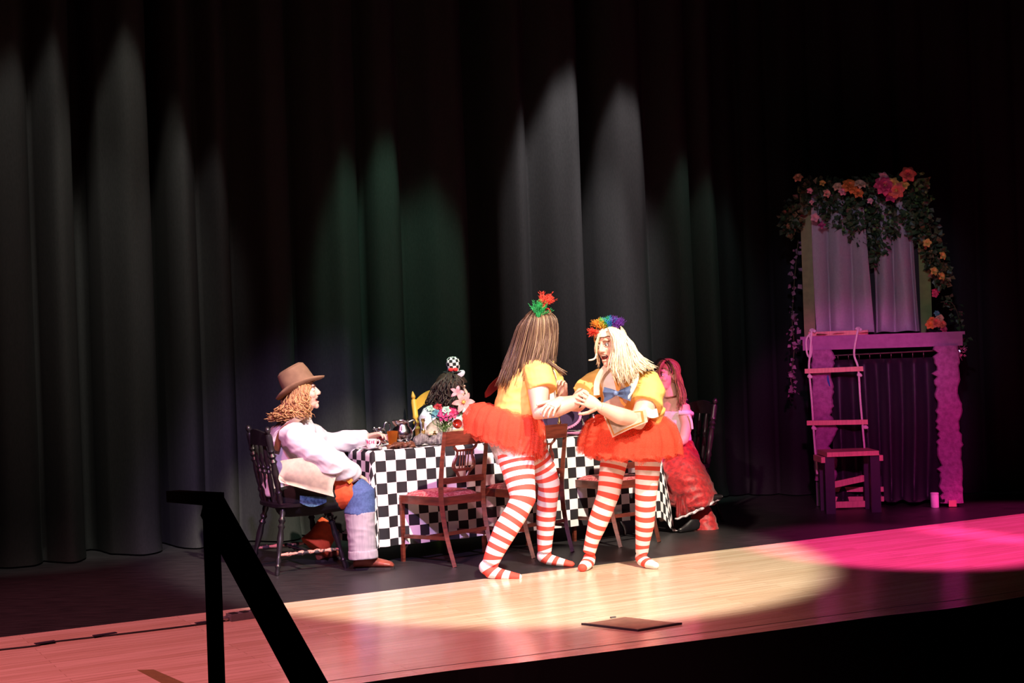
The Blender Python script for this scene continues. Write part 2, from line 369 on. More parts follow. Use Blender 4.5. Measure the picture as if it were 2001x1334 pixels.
# apron: boundary line at the back, a gently bowed lip at the front
fp = [G(705, 1334), G(1050, 1290), G(1400, 1246), G(1700, 1206), G(2001, 1165)]
lip = [fp[0] + (fp[0] - fp[1]) * 3.2 + V((0, -.25, 0))] + fp + [fp[-1] + (fp[-1] - fp[-2]) * 3 + V((0, .6, 0))]
lip = spline(lip, 40)
bk = [line_pt(-5 + 19 * i / 39) for i in range(40)]
bm = nb(); rows = [[p for p in lip], [p.lerp(q, .05) for p, q in zip(lip, bk)], bk]
grid(bm, [lip, bk, [p - Z * .05 for p in bk]])
struct(obj('floor_apron', bm, M['apron'], smooth=False), 'polished maple boards of the stage apron')
bm = nb(); seam = [p.lerp(q, .055) for p, q in zip(lip, bk)]
grid(bm, [[p + Z * .0006 for p in seam], [p.lerp(q, .0035) + Z * .0006 for p, q in zip(seam, bk)]])
struct(obj('trim_1', bm, M['black'], smooth=False), 'thin dark seam along the front nosing of the apron')
bm = nb(); grid(bm, [lip, [p - Z * 1.0 for p in lip]])
struct(obj('stage_front_wall', bm, M['black'], smooth=False), 'black front face below the stage lip')  # the stage's front wall below the lip, not a trim strip
bm = nb(); a = [bm.verts.new(p) for p in (V((-9, -3, -1.0)), V((12, -3, -1.0)), V((12, 12, -1.0)), V((-9, 12, -1.0)))]; bm.faces.new(a)
struct(obj('floor_house', bm, M['black'], smooth=False), 'dark auditorium floor in front of the stage')

def curtain(name, A, B, edges_t, H, m, amp, label, seed, recess=()):
    rnd = random.Random(seed); A, B = V(A), V(B); d = (B - A); L = d.length; d.normalize(); n = V((d.y, -d.x, 0))   # n points to the house
    es = sorted(edges_t); prof = []
    for e0, e1 in zip(es, es[1:]):
        rec = any(abs(e0 - r) < 1e-6 for r in recess)
        k = max(8, int((e1 - e0) / .022)); wdt = e1 - e0; am = amp * min(1.3, .45 + wdt * 1.1) * rnd.uniform(.8, 1.15); sk = rnd.uniform(.75, 1.5); ph = rnd.uniform(0, 6)
        for i in range(k):
            f = i / k; g = f ** sk
            prof.append((e0 + wdt * f, (-.38 if rec else am) * (math.sin(math.pi * g) ** (.5 if rec else .75)) + .018 * math.sin(ph + f * wdt * 26) * math.sin(math.pi * f)))
    prof.append((es[-1], 0)); zs = [0.012, .03, .12, .35, .8, 1.5, 2.4, 3.4, 4.6, 6.0, H]
    bm = nb(); rows = []
    for z in zs:
        k = 1.0 - .25 * z / H; row = []
        for t, o in prof:
            sh = .05 * noise.noise(V((t * 1.3, z * .5, seed))) * (1 - z / H) + (.03 * max(0, 1 - z / .12) * (1 + noise.noise(V((t * 4, 0, seed)))))
            row.append(A + d * t + n * (o * k + sh) + Z * z)
        rows.append(row)
    grid(bm, rows); return tag(obj(name, bm, m, smooth='all'), label, 'curtain')
cA, cd_ = CUA, CUD
ed = [ct(x) for x in (-420, -300, -180, -70, 68, 152, 200, 303, 332, 392, 455, 572, 708, 790, 918, 972, 1037, 1140, 1168, 1268, 1345, 1405)]
curtain('stage_curtain', cA, cA + cd_ * 8, ed, 7.2, M['curtain'], .27, 'wide charcoal velour curtain hanging in deep folds behind the tea table', 3, [ct(x) for x in (152, 303, 918, 1140)])
ed2 = [0, .35, .62, 1.0, 1.3, 1.72, 2.0, 2.4, 2.75, 3.05, 3.5, 3.9, 4.4, 5.0]
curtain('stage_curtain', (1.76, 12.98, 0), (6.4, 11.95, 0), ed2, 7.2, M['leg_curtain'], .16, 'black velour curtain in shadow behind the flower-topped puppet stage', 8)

# floor pocket lid, connector box with cable, tape scrap
def slab(bm, pts, h, z0=0.0):
    a = [bm.verts.new(V((p.x, p.y, z0 + h))) for p in pts]; c = [bm.verts.new(V((p.x, p.y, z0))) for p in pts]; n = len(pts)
    bm.faces.new(a); bm.faces.new(c[::-1])
    for i in range(n): bm.faces.new((a[i], c[i], c[(i + 1) % n], a[(i + 1) % n]))
pk = [G(1136, 1221), G(1247, 1234), G(1333, 1220), G(1222, 1207)]; cen = sum(pk, V()) / 4
t = thing('floor_pocket', 'flat square metal floor pocket lid set diagonally in the apron', 'floor plate', cen)
bm = nb(); slab(bm, [cen + (p - cen) * .9 for p in pk], .006, .0005); obj('lid', bm, M['metal_plate'], t, False)
for i in range(4):
    p, q = pk[i], pk[(i + 1) % 4]; bm = nb(); slab(bm, [p, q, q.lerp(cen, .09), p.lerp(cen, .09)], .010 if i < 2 else .005, .0005); obj('frame_bar', bm, M['stool_dark'] if i < 2 else M['metal_plate'], t, False)
bm = nb(); p = G(1198, 1207); box(bm, p + Z * .004, (.03, .012, .007), Rz(TH)); tag(obj('loose_clip', bevel(bm, .002), M['grey_plastic']), 'tiny dark clip lying behind the floor pocket lid', 'clip')
cb = [G(447, 1213), G(508, 1204)]; d = (cb[1] - cb[0]); c = (cb[0] + cb[1]) / 2; ang = math.atan2(d.y, d.x)
t = thing('connector_box', 'flat grey cable connector box lying on the apron', 'connector', c, ang)
bm = nb(); box(bm, c + Z * .019, (d.length, .07, .036), Rz(ang)); obj('body', bevel(bm, .006), M['grey_plastic'], t)
for k in (-.35, 0, .35):
    bm = nb(); box(bm, c + d * k + Z * .036, (d.length * .2, .05, .008), Rz(ang)); obj('socket', bevel(bm, .002), M['black'], t)
for k in (-.5, .5):
    bm = nb(); lathe(bm, [(.012, 0), (.014, .01), (.010, .03), (.006, .05)], c + d * k + Z * .018, d * (1 if k > 0 else -1), 10); obj('plug', bm, M['steel'], t)
cab = [G(x, y) + Z * .005 for x, y in ((-60, 1278), (0, 1271), (70, 1263), (100, 1256), (230, 1241), (330, 1229), (400, 1220), (440, 1214))]
bm = nb(); sweep(bm, spline(cab, 40), .0045, 6); tag(obj('cable', bm, M['black']), 'thin dark cable running along the apron to the connector box', 'cable')
for (x, y, l_) in ((88, 1259, .10), (205, 1243, .12), (393, 1220, .06)):
    bm = nb(); p = G(x, y); box(bm, p + Z * .0115, (l_, .03, .004), Rz(ang)); tag(obj('cable_tape', bevel(bm, .001), M['stool_dark']), 'dark strip of tape over the floor cable, %s' % ('nearest the left edge' if x < 100 else 'midway to the railing' if x < 300 else 'hard against the railing post'), 'tape', 'tape strips over the cable')
tp = [G(268, 1309), G(300, 1308), G(385, 1345), G(345, 1350)]
bm = nb(); slab(bm, tp, .001, .0005); tag(obj('tape_strip', bm, M['tape'], smooth=False), 'olive strip of gaffer tape stuck on the apron left of the railing', 'tape')
# handrail of the stage steps
t = thing('stair_railing', 'matt black square-tube stair handrail in the foreground', 'railing', P(414, 985, 4.3) * 1)
t.location.z = -1.0
bm = nb(); p = P(412, 985, 4.3); box(bm, V((p.x, p.y, (p.z - 1.0) / 2)), (.05, .05, p.z + 1.0), Rz(.2)); obj('post', bevel(bm, .004), M['rail'], t)
def bar(bm, p, q, wd_, h):
    d = (q - p).normalized(); a = d.cross(Z).normalized(); b_ = a.cross(d).normalized()
    R = [[bm.verts.new(e + a * x * wd_ / 2 + b_ * y * h / 2) for x, y in ((-1, -1), (1, -1), (1, 1), (-1, 1))] for e in (p, q)]
    bm.faces.new(R[0][::-1]); bm.faces.new(R[1])
    for k in range(4): bm.faces.new((R[0][k], R[0][(k + 1) % 4], R[1][(k + 1) % 4], R[1][k]))
bm = nb(); bar(bm, P(412, 984, 4.3), P(700, 1510, 3.55), .05, .085); obj('handrail', bevel(bm, .004), M['rail'], t)
bm = nb(); bar(bm, P(424, 975, 4.28), P(338, 969, 4.85), .045, .038); obj('rail_return', bevel(bm, .004), M['rail'], t)
bm = nb(); p = P(414, 985, 4.3); box(bm, V((p.x, p.y, -.994)), (.12, .12, .012)); obj('base_plate', bevel(bm, .002), M['rail'], t)
# ================================================================ furniture
TZ = .745
tc0 = G(742, 886, TZ) + W * .22 + U * .05; TL, TD = 2.25, .68
def tp_(x, y, z=TZ): return V((tc0.x, tc0.y, 0)) + U * x + W * y + Z * z      # table coordinates: x along the near edge, y to the far side
t = thing('folding_table', 'long folding table hidden under the checkered cloth, steel leg at left corner', 'table', tp_(TL / 2, TD / 2, 0), TH)
bm = nb(); box(bm, tp_(TL / 2, TD / 2, TZ - .028), (TL - .02, TD - .02, .04), Rz(TH)); obj('table_top', bevel(bm, .006), M['white_board'], t)
for x in (.28, TL - .28):
    for y in (.08, TD - .08):
        bm = nb(); s = -1 if x < 1 else 1
        sweep(bm, spline([tp_(x, y, TZ - .05), tp_(x, y, .3), tp_(x + .0 * s, y, .14), tp_(x + .05 * s, y, .05), tp_(x + .055 * s, y, .0)], 12), .014, 10); obj('leg', bm, M['steel'], t)
    bm = nb(); sweep(bm, [tp_(x, .08, .22), tp_(x, TD - .08, .22)], .011, 8); obj('leg_brace', bm, M['steel'], t)
# checkered cloth: flat top, hanging sides, corners hanging on the bias
def make_cloth():
    bm = nb(); uvl = bm.loops.layers.uv.new('UVMap'); D = .64; rc = .015
    flat = {}; per = []
    def side(p, q, nrm, n):
        for i in range(n): per.append((p.lerp(q, i / n), nrm, 1.0, None))
    cs = [V((0, 0, 0)), V((TL, 0, 0)), V((TL, TD, 0)), V((0, TD, 0))]; nr = [V((0, -1, 0)), V((1, 0, 0)), V((0, 1, 0)), V((-1, 0, 0))]; cnt = [150, 52, 110, 52]
    for i in range(4):
        side(cs[i], cs[(i + 1) % 4], nr[i], cnt[i])
        for j in range(14):
            f = j / 14 * math.pi / 2; dv = nr[i] * math.cos(f) + nr[(i + 1) % 4] * math.sin(f)
            per.append((cs[(i + 1) % 4], dv, 1 / max(math.cos(f), math.sin(f)) if i != 3 else 1.0, math.sin(2 * f)))
    dl = [0, .008, .02, .05, .1, .16, .22, .28, .34, .40, .46, .51, .56, .60, .64]
    R = []; acc = 0
    for k, (fp_, dv, ex, cor) in enumerate(per):
        col = []
        for d in dl:
            dd = d * ex; fl = fp_ + dv * dd; acc = k
            wv = math.sin(k * .36 + 1.3 * math.sin(k * .11)) * .5 + noise.noise(V((k * .07, d * 1.5, 3))) * .8
            out = .006 + .02 * min(1, d / .02) + (.030 * wv + .022) * (d / D) + (0 if cor is None else cor * (.10 * d / D))
            z = TZ + .004 - max(0, dd - .006); o2 = 0
            if z < .008: o2 = (.008 - z) * .7; z = .008 + .01 * (.5 + .5 * math.sin(k * 1.7))
            if d < .01: z = TZ + .004; out = .006 * d / .008
            p = tp_(fp_.x, fp_.y, z) + (U * dv.x + W * dv.y) * (out + o2)
            col.append((bm.verts.new(p), fl))
        R.append(col)
    n = len(R)
    for k in range(n):
        a, b_ = R[k], R[(k + 1) % n]
        for j in range(len(dl) - 1):
            q = (a[j], a[j + 1], b_[j + 1], b_[j])
            f = bm.faces.new([x[0] for x in q])
            for lp, x in zip(f.loops, q): lp[uvl].uv = (x[1].x, x[1].y)
    bmesh.ops.remove_doubles(bm, verts=bm.verts, dist=.0002)
    f = bm.faces.new([c_[0][0] for i, c_ in enumerate(R) if c_[0][0].is_valid]) if False else None
    # top sheet
    top = {}
    for i in range(31):
        for j in range(11): top[i, j] = bm.verts.new(tp_(TL * i / 30, TD * j / 10, TZ + .004))
    for i in range(30):
        for j in range(10):
            f = bm.faces.new((top[i, j], top[i + 1, j], top[i + 1, j + 1], top[i, j + 1]))
            for lp, (a, b_) in zip(f.loops, ((i, j), (i + 1, j), (i + 1, j + 1), (i, j + 1))): lp[uvl].uv = (TL * a / 30, TD * b_ / 10)
    return bm
tag(obj('tablecloth', make_cloth(), M['check'], smooth='all'), 'black and white checkered cloth draped over the long tea table', 'tablecloth')

def lyre_chair():
    t = thing('dining_chair', 'x', 'chair', (0, 0, 0), 0, 'lyre-back chairs along the near side of the table'); m = M['mahogany']
    for s in (-1, 1):
        bm = nb(); box(bm, (s * .20, .19, .215), (.034, .034, .43), None, .62); obj('front_leg', bevel(bm, .004), m, t)
        bm = nb(); pts = spline([(s * .175, -.30, .0), (s * .18, -.235, .2), (s * .185, -.20, .42), (s * .19, -.215, .6), (s * .19, -.26, .87)], 14)
        sweep(bm, pts, [.018, .020, .023, .021, .017], 4, ref=(1, .0, 0)); obj('rear_leg', bm, m, t)
        bm = nb(); bar(bm, V((s * .195, .18, .17)), V((s * .178, -.24, .18)), .018, .024); obj('side_stretcher', bevel(bm, .003), m, t)
    bm = nb(); bar(bm, V((-.185, -.03, .175)), V((.185, -.03, .175)), .02, .02); obj('cross_stretcher', bevel(bm, .003), m, t)
    bm = nb(); bar(bm, V((-.18, -.232, .21)), V((.18, -.232, .21)), .018, .022); obj('rear_stretcher', bevel(bm, .003), m, t)
    bm = nb()
    R = [[bm.verts.new(V((x, y, z))) for x, y in ((-.215, .21), (.215, .21), (.19, -.205), (-.19, -.205))] for z in (.39, .445)]
    for k in range(4): bm.faces.new((R[0][k], R[0][(k + 1) % 4], R[1][(k + 1) % 4], R[1][k]))
    bm.faces.new(R[0][::-1]); bm.faces.new(R[1]); obj('seat_rail', bevel(bm, .006, 2), m, t)
    bm = nb(); rows = []
    for i in range(9):
        y = -.19 + .385 * i / 8; hw = .178 + .022 * i / 8; rows.append([V((hw * (j / 4 - 1), y, .444 + .032 * (max(0, (1 - (j / 4 - 1) ** 4) * (1 - ((i - 4) / 4) ** 4))) ** .6)) for j in range(9)])
    grid(bm, rows); obj('seat_cushion', bm, M['damask'], t, 'all', 'worn red damask seat pad')
    def yb(z): return -.215 - .045 * max(0, (z - .6) / .27) if z > .6 else -.20 - .015 * (z - .42) / .18
    bm = nb(); bar(bm, V((-.188, yb(.82), .825)), V((.188, yb(.82), .825)), .02, .092); obj('top_rail', bevel(bm, .005, 2), m, t)
    bm = nb(); bar(bm, V((-.188, yb(.55), .55)), V((.188, yb(.55), .55)), .018, .04); obj('lower_rail', bevel(bm, .004), m, t)
    for s in (-1, 1):
        prof = [(.035, .568), (.055, .60), (.088, .635), (.085, .67), (.066, .71), (.068, .74), (.095, .765), (.098, .785)]
        bm = nb(); sweep(bm, spline([(s * x, yb(z), z) for x, z in prof], 22), [.010, .012, .017, .016, .012, .010, .012, .015], 6, .6, ref=(0, 1, 0)); obj('lyre_arm', bm, m, t)
    bm = nb(); bar(bm, V((-.075, yb(.742), .742)), V((.075, yb(.742), .742)), .012, .014); obj('lyre_bar', bevel(bm, .002), m, t)
    for x in (-.036, -.012, .012, .036):
        bm = nb(); sweep(bm, [(x, yb(.62), .62), (x, yb(.742), .742)], .0048, 6); obj('lyre_string', bm, m, t)
    bm = nb(); bar(bm, V((-.06, yb(.615), .615)), V((.06, yb(.615), .615)), .012, .018); obj('lyre_base', bevel(bm, .002), m, t)
    return t
lc = lyre_chair()
def rear_left_at(o, px, py, ang, dx=-.175, dy=-.30):
    g = G(px, py); o.rotation_euler = (0, 0, ang); o.location = g - Rz(ang) @ V((dx, dy, 0))
CH_A = math.radians(44)
spots = [(889, 1108, CH_A, 'mahogany lyre-back chair with red seat in plain view left of the striped legs'),
         (1043, 1090, math.radians(40), 'mahogany lyre-back chair behind the two striped-tights actors, middle of three'),
         (1213, 1069, math.radians(35), 'mahogany lyre-back chair mostly hidden behind the blonde actor')]
for i, (px, py, a, lb) in enumerate(spots):
    o = lc if i == 0 else copy_tree(lc); rear_left_at(o, px, py, a); o['label'] = lb

def turned_chair(m, label, post_h, worn=False, finial='ball', crest_w=.18, arch=.07):
    t = thing('spindle_chair', label, 'chair')
    bm = nb(); rows = []
    for (z, k) in ((.415, .90), (.425, 1.0), (.445, 1.0), (.452, .97)):
        rows.append([V((k * .235 * math.copysign(abs(math.cos(f)) ** .6, math.cos(f)), k * .215 * math.copysign(abs(math.sin(f)) ** .6, math.sin(f)), z)) for f in [2 * math.pi * i / 28 for i in range(28)]])
    R, _ = grid(bm, rows, True); bm.faces.new(R[0][::-1]); bm.faces.new(R[-1]); obj('seat', bm, m, t)
    LP = [(.012, 0), (.016, .05), (.013, .10), (.020, .13), (.013, .17), (.021, .22), (.013, .27), (.017, .36), (.022, .55), (.016, .68), (.024, .72), (.014, .76), (.024, .81), (.015, .86), (.021, .93), (.017, 1)]
    ft = []
    for sx in (-1, 1):
        for sy in (-1, 1):
            p, q = V((sx * .245, sy * .235, 0)), V((sx * .16, sy * .15, .42)); ft.append((p, q)); bm = nb(); turned(bm, p, q, LP); obj('leg', bm, m, t)
    at = lambda i, f: ft[i][0].lerp(ft[i][1], f)
    SP = [(.008, 0), (.010, .1), (.016, .16), (.009, .22), (.012, .3), (.017, .38), (.010, .44), (.014, .5), (.010, .56), (.017, .62), (.012, .7), (.009, .78), (.016, .84), (.010, .9), (.008, 1)]
    for a, b_ in ((0, 1), (2, 3)):
        bm = nb(); turned(bm, at(a, .30), at(b_, .30), SP); obj('side_stretcher', bm, M['worn'] if worn else m, t)
    bm = nb(); turned(bm, (at(0, .3) + at(1, .3)) / 2, (at(2, .3) + at(3, .3)) / 2, SP); obj('cross_stretcher', bm, m, t)
    PP = [(r * 1.18, z) for r, z in [(.014, 0), (.020, .08), (.014, .12), (.021, .16), (.014, .20), (.017, .26), (.020, .42), (.015, .52), (.023, .55), (.014, .585), (.023, .62), (.014, .655), (.022, .69), (.018, .72), (.020, .86), (.016, .9)]]
    FN = [(.010, .905), (.018, .93), (.021, .955), (.012, .99), (.003, 1.0)] if finial == 'ball' else [(.010, .905), (.016, .92), (.018, .935), (.012, .965), (.003, 1.0)]
    tops = []
    for s in (-1, 1):
        p, q = V((s * .17, -.165, .44)), V((s * .19, -.25, post_h)); tops.append((p, q)); bm = nb(); turned(bm, p, q, PP + FN, 12); obj('back_post', bm, m, t)
    for x in (-.09, 0, .09):
        p, q = V((x * .85, -.18, .44)), V((x, -.235, .44 + (post_h - .44) * .76)); bm = nb(); turned(bm, p, q, [(.012, 0), (.016, .2), (.019, .4), (.014, .5), (.021, .54), (.014, .58), (.021, .62), (.014, .66), (.022, .75), (.012, 1)], 10); obj('spindle', bm, m, t)
    bm = nb(); rows = []; zc = .44 + (post_h - .44) * .82
    for i in range(17):
        f = i / 8 - 1; hh = .052 * (1 - .25 * abs(f)) * (1 if abs(f) < .99 or crest_w < .2 else .5) ; up = arch * (1 - f * f) ** 1.0 if finial != 'ball' else .02 * (1 - f * f); x = f * crest_w; y = -.230 - .035 * (1 - f * f)
        rows.append([V((x, y - .010, zc + up - hh)), V((x, y - .010, zc + up + hh)), V((x, y + .010, zc + up + hh)), V((x, y + .010, zc + up - hh))])
    R, _ = grid(bm, rows, True); bm.faces.new(R[0][::-1]); bm.faces.new(R[-1]); obj('crest_rail', bm, m, t)
    return t
def put(o, loc, heading):               # heading: direction the sitter faces
    o.location = (loc[0], loc[1], 0); o.rotation_euler = (0, 0, math.atan2(heading[1], heading[0]) - math.pi / 2)
put(turned_chair(M['black_chair'], 'worn black spindle-back chair under the man in the brown hat', .95, True), (-1.46, 9.40), U)
put(turned_chair(M['black_chair'], 'black spindle-back chair under the woman in the red velvet skirt', .96), (1.26, 11.12), -U)
put(turned_chair(M['yellow_wood'], 'yellow painted chair with pointed post behind the table', 1.09, False, 'point'), (-.50, 10.98), -W)
put(turned_chair(M['red_wood'], 'red painted chair, only a crest end shows behind the brunette actor', 1.16, False, 'point', .36, .16), (.20, 11.36), -W)

# ================================================================ things on the table
def screen_x(p):
    x, z = p.x / p.y, (p.z - CAMH) / p.y; return CX + FPX * (x * cr - z * sr)
def base(px, ty):                        # spot on the table ty behind the near edge, at that column of the view
    a, b_ = -.3, TL + .3
    for _ in range(40):
        m_ = (a + b_) / 2
        if screen_x(tp_(m_, ty)) < px: a = m_
        else: b_ = m_
    return tp_(a, ty, TZ + .005)
c = base(726, .105)
bm = nb(); lathe(bm, [(.002, .004), (.035, .004), (.04, .007), (.072, .016), (.075, .017), (.072, .013), (.04, .002), (.03, 0)], c, Z, 28); tag(obj('saucer', bm, M['china']), 'white saucer under the pink-lettered teacup', 'saucer')
c2 = c + Z * .0095
t = thing('teacup', 'white teacup with pink lettering on a saucer at the table corner', 'cup', c2)
bm = nb(); lathe(bm, [(.022, 0), (.024, .005), (.034, .018), (.038, .045), (.041, .062), (.039, .062), (.036, .045), (.030, .02), (.002, .012)], c2, Z, 28); obj('bowl', bm, M['china'], t)
bm = nb(); sweep(bm, spline([c2 + U * x + Z * z for x, z in ((.037, .05), (.058, .052), (.062, .035), (.050, .02), (.034, .022))], 14), .004, 8); obj('handle', bm, M['china'], t)
def glyph(strokes, x0):                 # pen strokes on the cup wall: (x, z) in letter units
    for st in strokes:
        bm = nb(); pts = []
        for x, z in st:
            a = math.atan2(-c2.y, -c2.x) + (x0 + x * .0125) / .038; r = .0372 + .03 * 0 + (.0022 * (z + .3)); pts.append(c2 + V((math.cos(a) * (r + .0012), math.sin(a) * (r + .0012), .034 + z * .020)))
        sweep(bm, pts, .0017, 6); obj('lettering', bm, M['pink_print'], t, label='pink letter stroke')
glyph([[(0, 0), (0, 1)], [(0, 1), (.6, .9), (.7, .4), (.6, 0)], [(0, .5), (.6, .5)]], -.030)
glyph([[(.7, .9), (.2, 1), (0, .5), (.2, 0), (.7, .1)]], -.014)
glyph([[(.0, .5), (.3, 1), (.6, .5), (.3, 0), (.0, .5)]], .000)
glyph([[(0, 1), (0, 0)], [(.5, 1), (.1, .5), (.5, 0)]], .014)
p0 = base(700, .40)
bm = nb(); rows = [[p0 + U * (.035 * i - .07) + W * (.045 * j - .09) + Z * (.004 + .012 * abs(math.sin(i * 1.3 + j))) for i in range(6)] for j in range(5)]
grid(bm, rows); bmesh.ops.solidify(bm, geom=bm.faces[:], thickness=.003); tag(obj('napkin', bm, M['red_cloth']), 'crumpled red napkin by the white teacup saucer', 'napkin')
# pleated orange paper fan
c = base(767, .17)
t = thing('paper_fan', 'pleated orange paper fan standing in front of the silver creamer', 'paper')
bm = nb(); rows = []
for i in range(15):
    a = (i / 14 - .5) * .9; o = .009 * (1 if i % 2 else -1); rows.append([c + U * (.035 * (i / 14 - .5) * 1.3) + W * o, c + U * (math.sin(a) * .085) + W * (o * 1.6) + Z * (.115 * math.cos(a * .6))])
grid(bm, rows); bmesh.ops.solidify(bm, geom=bm.faces[:], thickness=.0015); obj('pleats', bm, M['orange'], t, False)
bm = nb(); box(bm, c + Z * .012, (.055, .026, .022), Rz(TH)); obj('clip_base', bevel(bm, .003), M['trim_orange'], t)
# grapes
c = base(743, .40); t = thing('grape_bunch', 'small bunch of dark red grapes beside the reaching hand', 'grapes', c)
for i in range(18):
    f = i / 18; bm = nb(); ell(bm, c + V((random.uniform(-.03, .03), random.uniform(-.02, .02), .012 + random.uniform(0, .06))), .0115, None, 10, 7); obj('grape', bm, M['grape'], t)
bm = nb(); sweep(bm, spline([c + Z * .05, c + Z * .075 + U * .01, c + Z * .09 + U * .005], 6), .002, 6); obj('stem', bm, M['vine'], t)
c = base(751, .05); bm = nb(); box(bm, c + Z * .008, (.03, .02, .014), Rz(.3)); tag(obj('sugar_cube', bevel(bm, .003), M['cream']), 'pale sugar cube next to the white teacup', 'sugar cube')
def vessel(name, label, c, prof, feet, handle, spout, lid=False):
    t = thing(name, label, 'pitcher', c)
    bm = nb(); lathe(bm, prof, c, Z, 28); obj('body', bm, M['silver'], t)
    for k in range(feet):
        a = 2 * math.pi * k / feet + .6; d = V((math.cos(a), math.sin(a), 0)); bm = nb()
        sweep(bm, spline([c + d * .045 + Z * .04, c + d * .06 + Z * .03, c + d * .055 + Z * .012, c + d * .066 + Z * .0], 8), [.009, .007, .006, .011], 8); obj('foot', bm, M['silver'], t)
    bm = nb(); sweep(bm, spline([c + h for h in handle], 18), [.006, .007, .006], 8); obj('handle', bm, M['silver'], t)
    bm = nb(); sweep(bm, spline([c + h for h in spout], 10), [.020, .013, .010], 10); obj('spout', bm, M['silver'], t)
c = base(787, .22) + Z * .011
vessel('pitcher', 'tarnished silver footed pitcher in front of the yellow chair post', c,
       [(.002, .022), (.045, .024), (.068, .045), (.076, .075), (.068, .105), (.050, .130), (.045, .150), (.052, .168), (.054, .170), (.049, .168), (.042, .15), (.046, .13), (.06, .1), (.002, .05)], 4,
       [U * .05 + Z * .155, U * .095 + Z * .165, U * .10 + Z * .12, U * .065 + Z * .075], [-U * .03 + Z * .13, -U * .055 + Z * .155, -U * .066 + Z * .17])
c = base(744, .56)
vessel('creamer', 'silver creamer with a high looped handle behind the orange fan', c,
       [(.002, .0), (.03, .002), (.022, .012), (.045, .035), (.048, .06), (.036, .09), (.033, .105), (.038, .118), (.036, .118), (.03, .1), (.002, .05)], 0,
       [U * .025 + Z * .11, U * .04 + Z * .150, U * .07 + Z * .145, U * .075 + Z * .10, U * .046 + Z * .06], [-U * .03 + Z * .09, -U * .045 + Z * .115, -U * .055 + Z * .12])
c = base(753, .31); bm = nb(); sweep(bm, spline([c + U * .05 + Z * .004, c + Z * .05, c - U * .035 + Z * .10], 10), [.004, .003, .005], 8); ell(bm, c + U * .06 + Z * .008, (.018, .012, .005)); tag(obj('teaspoon', bm, M['silver']), 'silver teaspoon leaning in front of the orange fan', 'spoon')
c = base(772, .06)
bm = nb()
for k in range(26): ell(bm, c + U * random.uniform(-.05, .16) + W * random.uniform(-.02, .06) + Z * random.uniform(.008, .03), (random.uniform(.014, .028), random.uniform(.012, .02), .012), Rz(random.uniform(0, 3)), 8, 6)
tag(obj('dark_garland', remesh(bm, .005, 2, .004, 60), M['leather']), 'dark bunched garland lying around the silver pitcher foot', 'garland')
for (px, py, sc, lb) in ((834, .12, 1.0, 'grey fur bundle lying beside the silver pitcher'), (872, .11, .92, 'paler grey fur bundle in front of the flower vase')):
    c = base(px, py) + Z * .016; bm = nb()
    for k in range(7): ell(bm, c + U * (k - 3) * .020 * sc + W * random.uniform(-.01, .01) + Z * (.022 + .012 * math.sin(k * 1.1)), (.035, .045, .026 + .012 * math.sin(k * .9 + 1)), None, 12, 8)
    me = remesh(bm, .005, 4, .0035, 40); tag(obj('fur_bundle', me, M['fur'], smooth='all'), lb, 'fur')
def candlestick(c, h, lb):
    t = thing('candlestick', lb, 'candlestick', c)
    bm = nb(); lathe(bm, [(.034, 0), (.035, .006), (.026, .012), (.012, .022), (.009, .03)], c, Z, 20); obj('base', bm, M['gold'], t)
    bm = nb(); lathe(bm, [(.009, .03), (.013, .04), (.007, .055), (.010, h * .4), (.015, h * .5), (.007, h * .58), (.009, h * .85), (.018, h * .93), (.011, h * .94)], c, Z, 16); obj('stem', bm, M['gold'], t)
    bm = nb(); lathe(bm, [(.011, h * .94), (.016, h), (.014, h), (.008, h * .97)], c, Z, 16); obj('cup', bm, M['gold'], t)
candlestick(base(828, .45), .17, 'slim brass candlestick between silver pitcher and flower vase')
candlestick(base(1094, .16), .20, 'slim brass candlestick rising above the middle chair back')
c = base(850, .40); bm = nb(); ell(bm, c + Z * .028, (.034, .034, .028)); bmesh.ops.translate(bm, verts=bm.verts, vec=(0, 0, 0)); t = thing('brass_bell', 'small round brass pot behind the fur bundles', 'pot', c); obj('body', bm, M['gold'], t)
bm = nb(); lathe(bm, [(.014, .05), (.016, .06), (.006, .068), (.009, .078), (.002, .082)], c, Z, 14); obj('lid_knob', bm, M['gold'], t)
bm = nb(); c = base(928, .55); box(bm, c + Z * .03, (.34, .12, .06), Rz(TH)); tag(obj('wooden_tray', bevel(bm, .006, 2), M['tan_wood']), 'tan wooden box behind the first chair back', 'box')
c = base(912, .24); t = thing('goblet', 'red twisted glass vase with dark foot beside the red tutu', 'vase', c)
bm = nb(); lathe(bm, [(.036, 0), (.038, .006), (.03, .02), (.014, .04), (.010, .055)], c, Z, 18); obj('foot', bm, M['leather'], t)
bm = nb(); lathe(bm, [(.010, .055), (.018, .07), (.014, .085), (.020, .10), (.017, .12), (.024, .14), (.020, .16), (.028, .185), (.026, .185), (.01, .10)], c, Z, 18); obj('bowl', bm, M['coral'], t)
